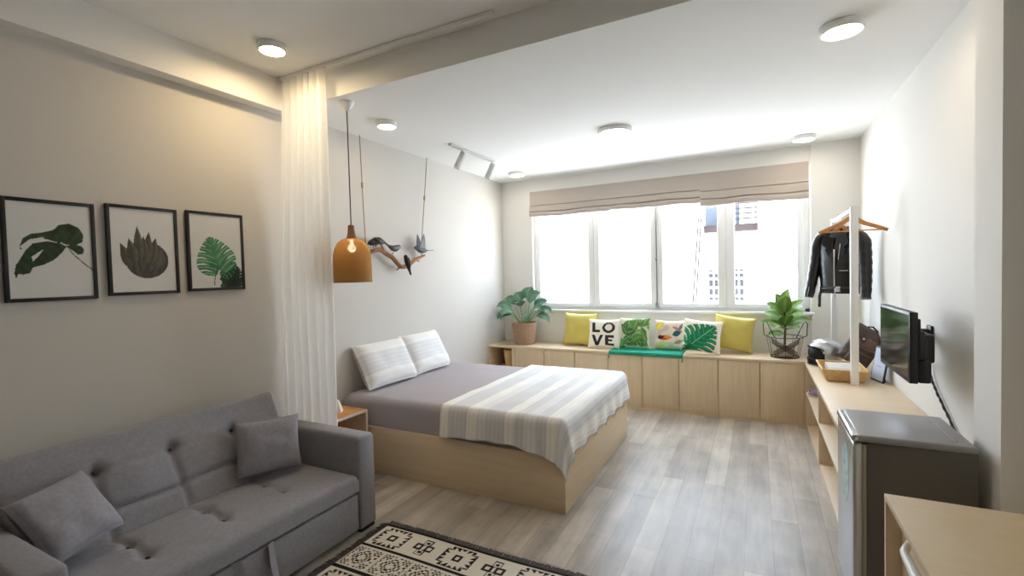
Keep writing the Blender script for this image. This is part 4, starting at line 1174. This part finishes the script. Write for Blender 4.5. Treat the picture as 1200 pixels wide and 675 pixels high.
# shoes on the shelf
def shoe(x, y, rz, label):
    o = thing('shoe', label, 'shoe', (x, y, .3365), rz, group='small shoes on the counter shelf')
    P = [(-.095, .0), (-.085, -.030), (-.03, -.028), (.03, -.036), (.08, -.030), (.10, 0), (.08, .030), (.03, .034), (-.03, .026), (-.085, .028)]
    obj('sole', MB().prism(P, 0, .014), M['sole'], o, ang=50)
    b = MB().tube([(-.09, 0, .045), (-.06, 0, .045), (-.01, 0, .04), (.05, 0, .03), (.092, 0, .02)], [.022, .032, .034, .032, .012], 14)
    b.v = [(p[0], p[1], max(.012, p[2])) for p in b.v]
    obj('upper', b, M['shoe'], o, ang=80)
    obj('strap', MB().tube([(.02, -.034, .03), (.02, -.02, .062), (.02, .02, .062), (.02, .034, .03)], .005, 6), M['sole'], o)
    return o
s0 = shoe(.49, 4.90, 2.9, 'small lilac shoe on the counter shelf, nearer the floor edge')
dup(s0, (.50, 5.01, .3365), 'small lilac shoe on the counter shelf, nearer the window bench', 2.75)

# ------------------------------------------------------------------ television on its bracket, and its cable
tv = thing('television', 'small black television on a wall bracket above the counter', 'television', (.66, 3.19, 1.09))
W2, H2 = .302, .172
obj('tv_bezel', MB().box(-.012, .022, -W2, W2, -H2, H2, .004), M['tvback'], tv)
obj('tv_screen', MB().box(-.0135, -.011, -W2 + .014, W2 - .014, -H2 + .026, H2 - .014), M['screen'], tv)
obj('rear_housing', MB().box(.02, .058, -W2 + .03, W2 - .03, -H2 + .004, .08, .012).box(.02, .075, -W2 + .004, W2 - .02, -H2 + .002, -.06, .012).box(.02, .035, -W2 + .01, W2 - .01, .07, .14, .006), M['tvback'], tv)
obj('wall_bracket', MB().box(.05, .112, -.20, .12, -.088, .055, .012).box(.10, .2195, .27, .31, -.02, .03, .004).box(.085, .12, -.05, .31, -.02, .03, .004).box(.206, .2195, .25, .33, -.06, .05, .003), M['tvback'], tv)
pts = [(.74, 3.30, .97), (.80, 3.42, .95), (.862, 3.47, .93), (.868, 3.44, .86), (.869, 3.36, .80), (.870, 3.25, .745), (.871, 3.13, .685), (.871, 2.98, .62)]
b = MB()
fine = []
for k in range(len(pts) - 1):
    for j in range(8):
        t = j / 8; fine.append(V(pts[k]).lerp(V(pts[k + 1]), t))
fine = [sum((fine[max(0, min(len(fine) - 1, i + d))] for d in (-3, -2, -1, 0, 1, 2, 3)), V((0, 0, 0))) / 7 for i in range(len(fine))]
b.tube([p + V((-.003 * (1 + math.cos(i * .9)), .004 * math.sin(i * .9), .003 * math.sin(i * .9))) for i, p in enumerate(fine)], .005, 6)
b.tube([p + V((-.003 * (1 - math.cos(i * .9)), -.004 * math.sin(i * .9), -.003 * math.sin(i * .9))) for i, p in enumerate(fine)], .004, 6)
cb = obj('power_cable', L(b, (.87, 3.3, .8)), M['cable'], loc=(.87, 3.3, .8))
tag(cb, 'twisted black cable running down the wall below the television', 'cable')

# ------------------------------------------------------------------ mini fridge
FL = (.55, 2.565, 0)
fr_ = thing('mini_fridge', 'grey mini fridge with silver door standing against the column', 'fridge', FL)
fx0, fx1, fy_0, fy_1, fz = .345, .735, 2.352, 2.772, .80
obj('cabinet', L(MB().box(.392, fx1, fy_0 + .004, fy_1 - .004, .03, fz - .028, .006), FL), M['silverside'], fr_)
obj('top_cover', L(MB().box(fx0 + .014, fx1, fy_0, fy_1, fz - .030, fz, .012, seg=3).box(fx1 - .06, fx1 - .045, fy_0 + .05, fy_1 - .05, fz, fz + .003, .001), FL), M['silvertop'], fr_)
dr = obj('door', L(MB().box(fx0, .380, fy_0 + .002, fy_1 - .002, .045, fz - .034, .010, seg=3), FL), M['silver'], fr_)
obj('handle_strip', L(MB().box(fx0 - .004, fx0 + .028, fy_0 + .004, fy_1 - .01, fz - .032, fz - .002, .009, seg=3), FL), M['steel'], dr)
obj('gasket', L(MB().box(.380, .392, fy_0 + .008, fy_1 - .008, .05, fz - .04), FL), M['gasket'], fr_)
def stick(u, v):
    # worn oval energy label: teal print on pale ground
    e = ((u - .5) / .5) ** 2 + ((v - .5) / .5) ** 2
    c = rgb(186, 206, 208)
    if nz(u * 6, v * 9, 2) > .12: c = rgb(120, 184, 190)
    if nz(u * 7 + 5, v * 10, 1) > .28: c = rgb(226, 232, 232)
    return c
b = MB()
yc, zc_, hw_, hh_ = 2.535, .585, .085, .14
vs = [(fx0 - .0008, yc, zc_)]; cs = [stick(.5, .5)]; fs = []
for r_ in range(1, 9):
    for k in range(28):
        a = 2 * PI * k / 28; uu = .5 + .5 * r_ / 8 * math.cos(a); vv = .5 + .5 * r_ / 8 * math.sin(a)
        vs.append((fx0 - .0008, yc - hw_ * (uu * 2 - 1), zc_ + hh_ * (vv * 2 - 1))); cs.append(stick(uu, vv))
fs = [(0, 1 + k, 1 + (k + 1) % 28) for k in range(28)] + [(1 + r_ * 28 + k, 1 + (r_ + 1) * 28 + k, 1 + (r_ + 1) * 28 + (k + 1) % 28, 1 + r_ * 28 + (k + 1) % 28) for r_ in range(7) for k in range(28)]
b.add(vs, fs, None, cs)
b.grid(lambda u, v: (fx0 - .0008, 2.42 + .028 * (1 - u), .69 + .06 * v), 8, 12, col=lambda u, v: rgb(120, 176, 160) if nz(u * 5, v * 8, 4) > -.1 else rgb(190, 206, 200))
obj('energy_sticker', L(b, FL), M['sticker'], dr, smooth=False)
for x in (.42, .70):
    for y in (2.39, 2.735):
        obj('foot', L(MB().lathe([(.018, 0), (.018, .03)], x, y, 16), FL), M['foot'], fr_)

# ------------------------------------------------------------------ desk in the near corner
DK = (.62, 1.25, 0)
dk = thing('desk', 'maple desk with a white bow handled drawer next to the fridge', 'desk', DK)
kx0, kx1, ky0, ky1, kz = .363, .872, .62, 1.906, .75
obj('desk_top', L(MB().box(kx0, kx1, ky0, ky1, kz - .018, kz, .001), DK), M['wooddesk'], dk)
obj('side_panel', L(MB().box(kx0 + .0005, kx1, ky1 - .018, ky1 - .0005, 0, kz - .018, .001), DK), M['wood'], dk)
obj('side_panel', L(MB().box(kx0 + .0005, kx1, ky0 + .0005, ky0 + .018, 0, kz - .018, .001), DK), M['wood'], dk)
obj('back_panel', L(MB().box(kx1 - .01, kx1, ky0 + .018, ky1 - .018, .05, kz - .018), DK), M['wood'], dk)
d_ = obj('drawer', L(MB().box(kx0 + .040, kx0 + .058, 1.262, ky1 - .022, .10, kz - .022, .001), DK), M['wood'], dk)
obj('divider', L(MB().box(kx0 + .01, kx1 - .01, 1.240, 1.258, .0, kz - .018, .001), DK), M['wood'], dk)
hp = []
for k in range(17):
    t = k / 16; s = math.sin(PI * t)
    hp.append((kx0 + .040 - .032 * min(1, s * 1.7), 1.780 - .36 * t, .668 - .008 * math.sin(PI * t)))
obj('bow_handle', L(MB().tube(hp, [.008 + .005 * math.sin(PI * k / 16) for k in range(17)], 12), DK), M['white'], d_)

# ------------------------------------------------------------------ what stands beyond the window
Y2 = 11.0
bl = thing('street_building', 'sunlit cream building across the street with barred window and brown ledge', 'building', (.6, Y2 + .2, -4))
OB = (.6, Y2 + .2, -4)
obj('facade_wall', L(MB().box(-1.25, 3.2, Y2 + .1, Y2 + 1.2, -4, 2.26), OB), M['facade'], bl, smooth=False)
obj('ledge', L(MB().box(-1.0, .03, Y2 - .12, Y2 + .1, 2.25, 2.40, .01), OB), M['ledge'], bl)
obj('balcony_wall', L(MB().box(-1.0, -.62, Y2 + .25, Y2 + .4, 2.40, 3.4).box(-.39, -.31, Y2 + .05, Y2 + .15, 2.40, 3.2), OB), M['bluewall'], bl, smooth=False)
b = MB()
for k in range(6): b.box(-.40, .03, Y2 + .02, Y2 + .06, 2.50 + .105 * k, 2.535 + .105 * k)
obj('railing', L(b, OB), M['louver'], bl, smooth=False)
obj('upper_wall', L(MB().box(.03, 3.2, Y2 - .3, Y2 + 1.2, -4, 4.6), OB), M['facade2'], bl, smooth=False)
for (a0, a1) in ((-.92, -.72), (-.42, -.25)):
    obj('window', L(MB().box(a0, a1, Y2 + .06, Y2 + .12, .80, 1.46), OB), M['darkpane'], bl, smooth=False)
    g = MB()
    for z in (.90, 1.08, 1.27, 1.40): g.box(a0 - .01, a1 + .01, Y2 + .02, Y2 + .055, z - .022, z + .022)
    g.box((a0 + a1) / 2 - .012, (a0 + a1) / 2 + .012, Y2 + .02, Y2 + .055, .8, 1.46)
    obj('window_grille', L(g, OB), M['facade2'], bl, smooth=False)
obj('string_course', L(MB().box(-1.25, .03, Y2 + .06, Y2 + .12, 1.86, 1.885), OB), M['slate'], bl, smooth=False)
ld = thing('ladder', 'thin metal ladder leaning against the building across the street', 'ladder', (-1.26, 10.7, -4))
for s in (0, .085):
    obj('ladder_rail', MB().tube([(-.22 + s, -.6, .2), (.175 + s * .6, .05, 6.55)], .017, 6), M['louver'], ld)
rg = MB()
for k in range(26):
    t = k / 26
    x = -.22 + .395 * t; y = -.6 + .65 * t; z = .2 + 6.35 * t
    rg.tube([(x, y, z), (x + .085 - .034 * t, y, z)], .011, 5)
obj('ladder_rung', rg, M['louver'], ld)
ar = thing('arched_street_building', 'pale building with a round arched gable beyond the window', 'building', (-3.3, 13.1, -4))
AO = (-3.3, 13.1, -4)
n = 24
P = [(-2.4, 0), (2.0, 0), (2.0, 5.4)] + [(-.2 + 2.2 * math.cos(PI * k / n), 5.4 + .62 * math.sin(PI * k / n)) for k in range(1, n)] + [(-2.4, 5.4)]
obj('gable_wall', MB().prism(P, 0, .8, frame((-.1, .0, 0), (1, 0, 0), (0, 0, 1))), M['facade2'], ar, smooth=False)
obj('arch_moulding', MB().tube([(-.3 + 2.1 * math.cos(PI * k / 40), -.83, 5.35 + .60 * math.sin(PI * k / 40)) for k in range(41)], .022, 6), M['slate'], ar)

# ------------------------------------------------------------------ light
w = bpy.data.worlds.new('World'); bpy.context.scene.world = w; w.use_nodes = True
nt = w.node_tree; bg = nt.nodes['Background']
tc = nt.nodes.new('ShaderNodeTexCoord'); sp = nt.nodes.new('ShaderNodeSeparateXYZ'); cr = nt.nodes.new('ShaderNodeValToRGB')
mr = nt.nodes.new('ShaderNodeMapRange'); mr.inputs['From Min'].default_value = -1; mr.inputs['From Max'].default_value = 1
nt.links.new(tc.outputs['Generated'], sp.inputs[0]); nt.links.new(sp.outputs['Z'], mr.inputs['Value']); nt.links.new(mr.outputs['Result'], cr.inputs['Fac'])
cr.color_ramp.elements[0].position = .40; cr.color_ramp.elements[0].color = (1.42, 1.47, 1.52, 1)
cr.color_ramp.elements[1].position = .62; cr.color_ramp.elements[1].color = (.78, .91, 1.10, 1)
nt.links.new(cr.outputs['Color'], bg.inputs['Color'])
bg.inputs['Strength'].default_value = 9.5
pl_ = bpy.data.lights.new('window_portal', 'AREA'); pl_.shape = 'RECTANGLE'; pl_.size = WX1 - WX0; pl_.size_y = WZ1 - WZ0
pl_.cycles.is_portal = True
po = bpy.data.objects.new('window_portal', pl_); C.objects.link(po)
po.location = ((WX0 + WX1) / 2, YB + .15, (WZ0 + WZ1) / 2); po.rotation_euler = (-PI / 2, 0, 0)

# ------------------------------------------------------------------ camera
R = ((0.8884632, 0.45819844, -0.02621698), (0.00899773, 0.03972313, 0.99917021), (0.45885965, -0.88796186, 0.03116979))
cam = bpy.data.cameras.new('camera'); co = bpy.data.objects.new('camera', cam); C.objects.link(co)
cam.sensor_width = 36; cam.lens = 555.83 * 36 / 1200; cam.clip_start = .02
co.matrix_world = Matrix.Translation((0, 0, 1.5)) @ Matrix(R).transposed().to_4x4()
sc = bpy.context.scene
sc.camera = co
sc.cycles.diffuse_bounces = 8; sc.cycles.max_bounces = 14; sc.cycles.transparent_max_bounces = 12
sc.cycles.caustics_reflective = False; sc.cycles.caustics_refractive = False
sc.cycles.use_denoising = True
sc.cycles.sample_clamp_indirect = 6
vs_ = sc.view_settings
vs_.view_transform = 'Standard'; vs_.look = 'None'; vs_.gamma = 1; vs_.use_curve_mapping = False
vs_.exposure = 0.27
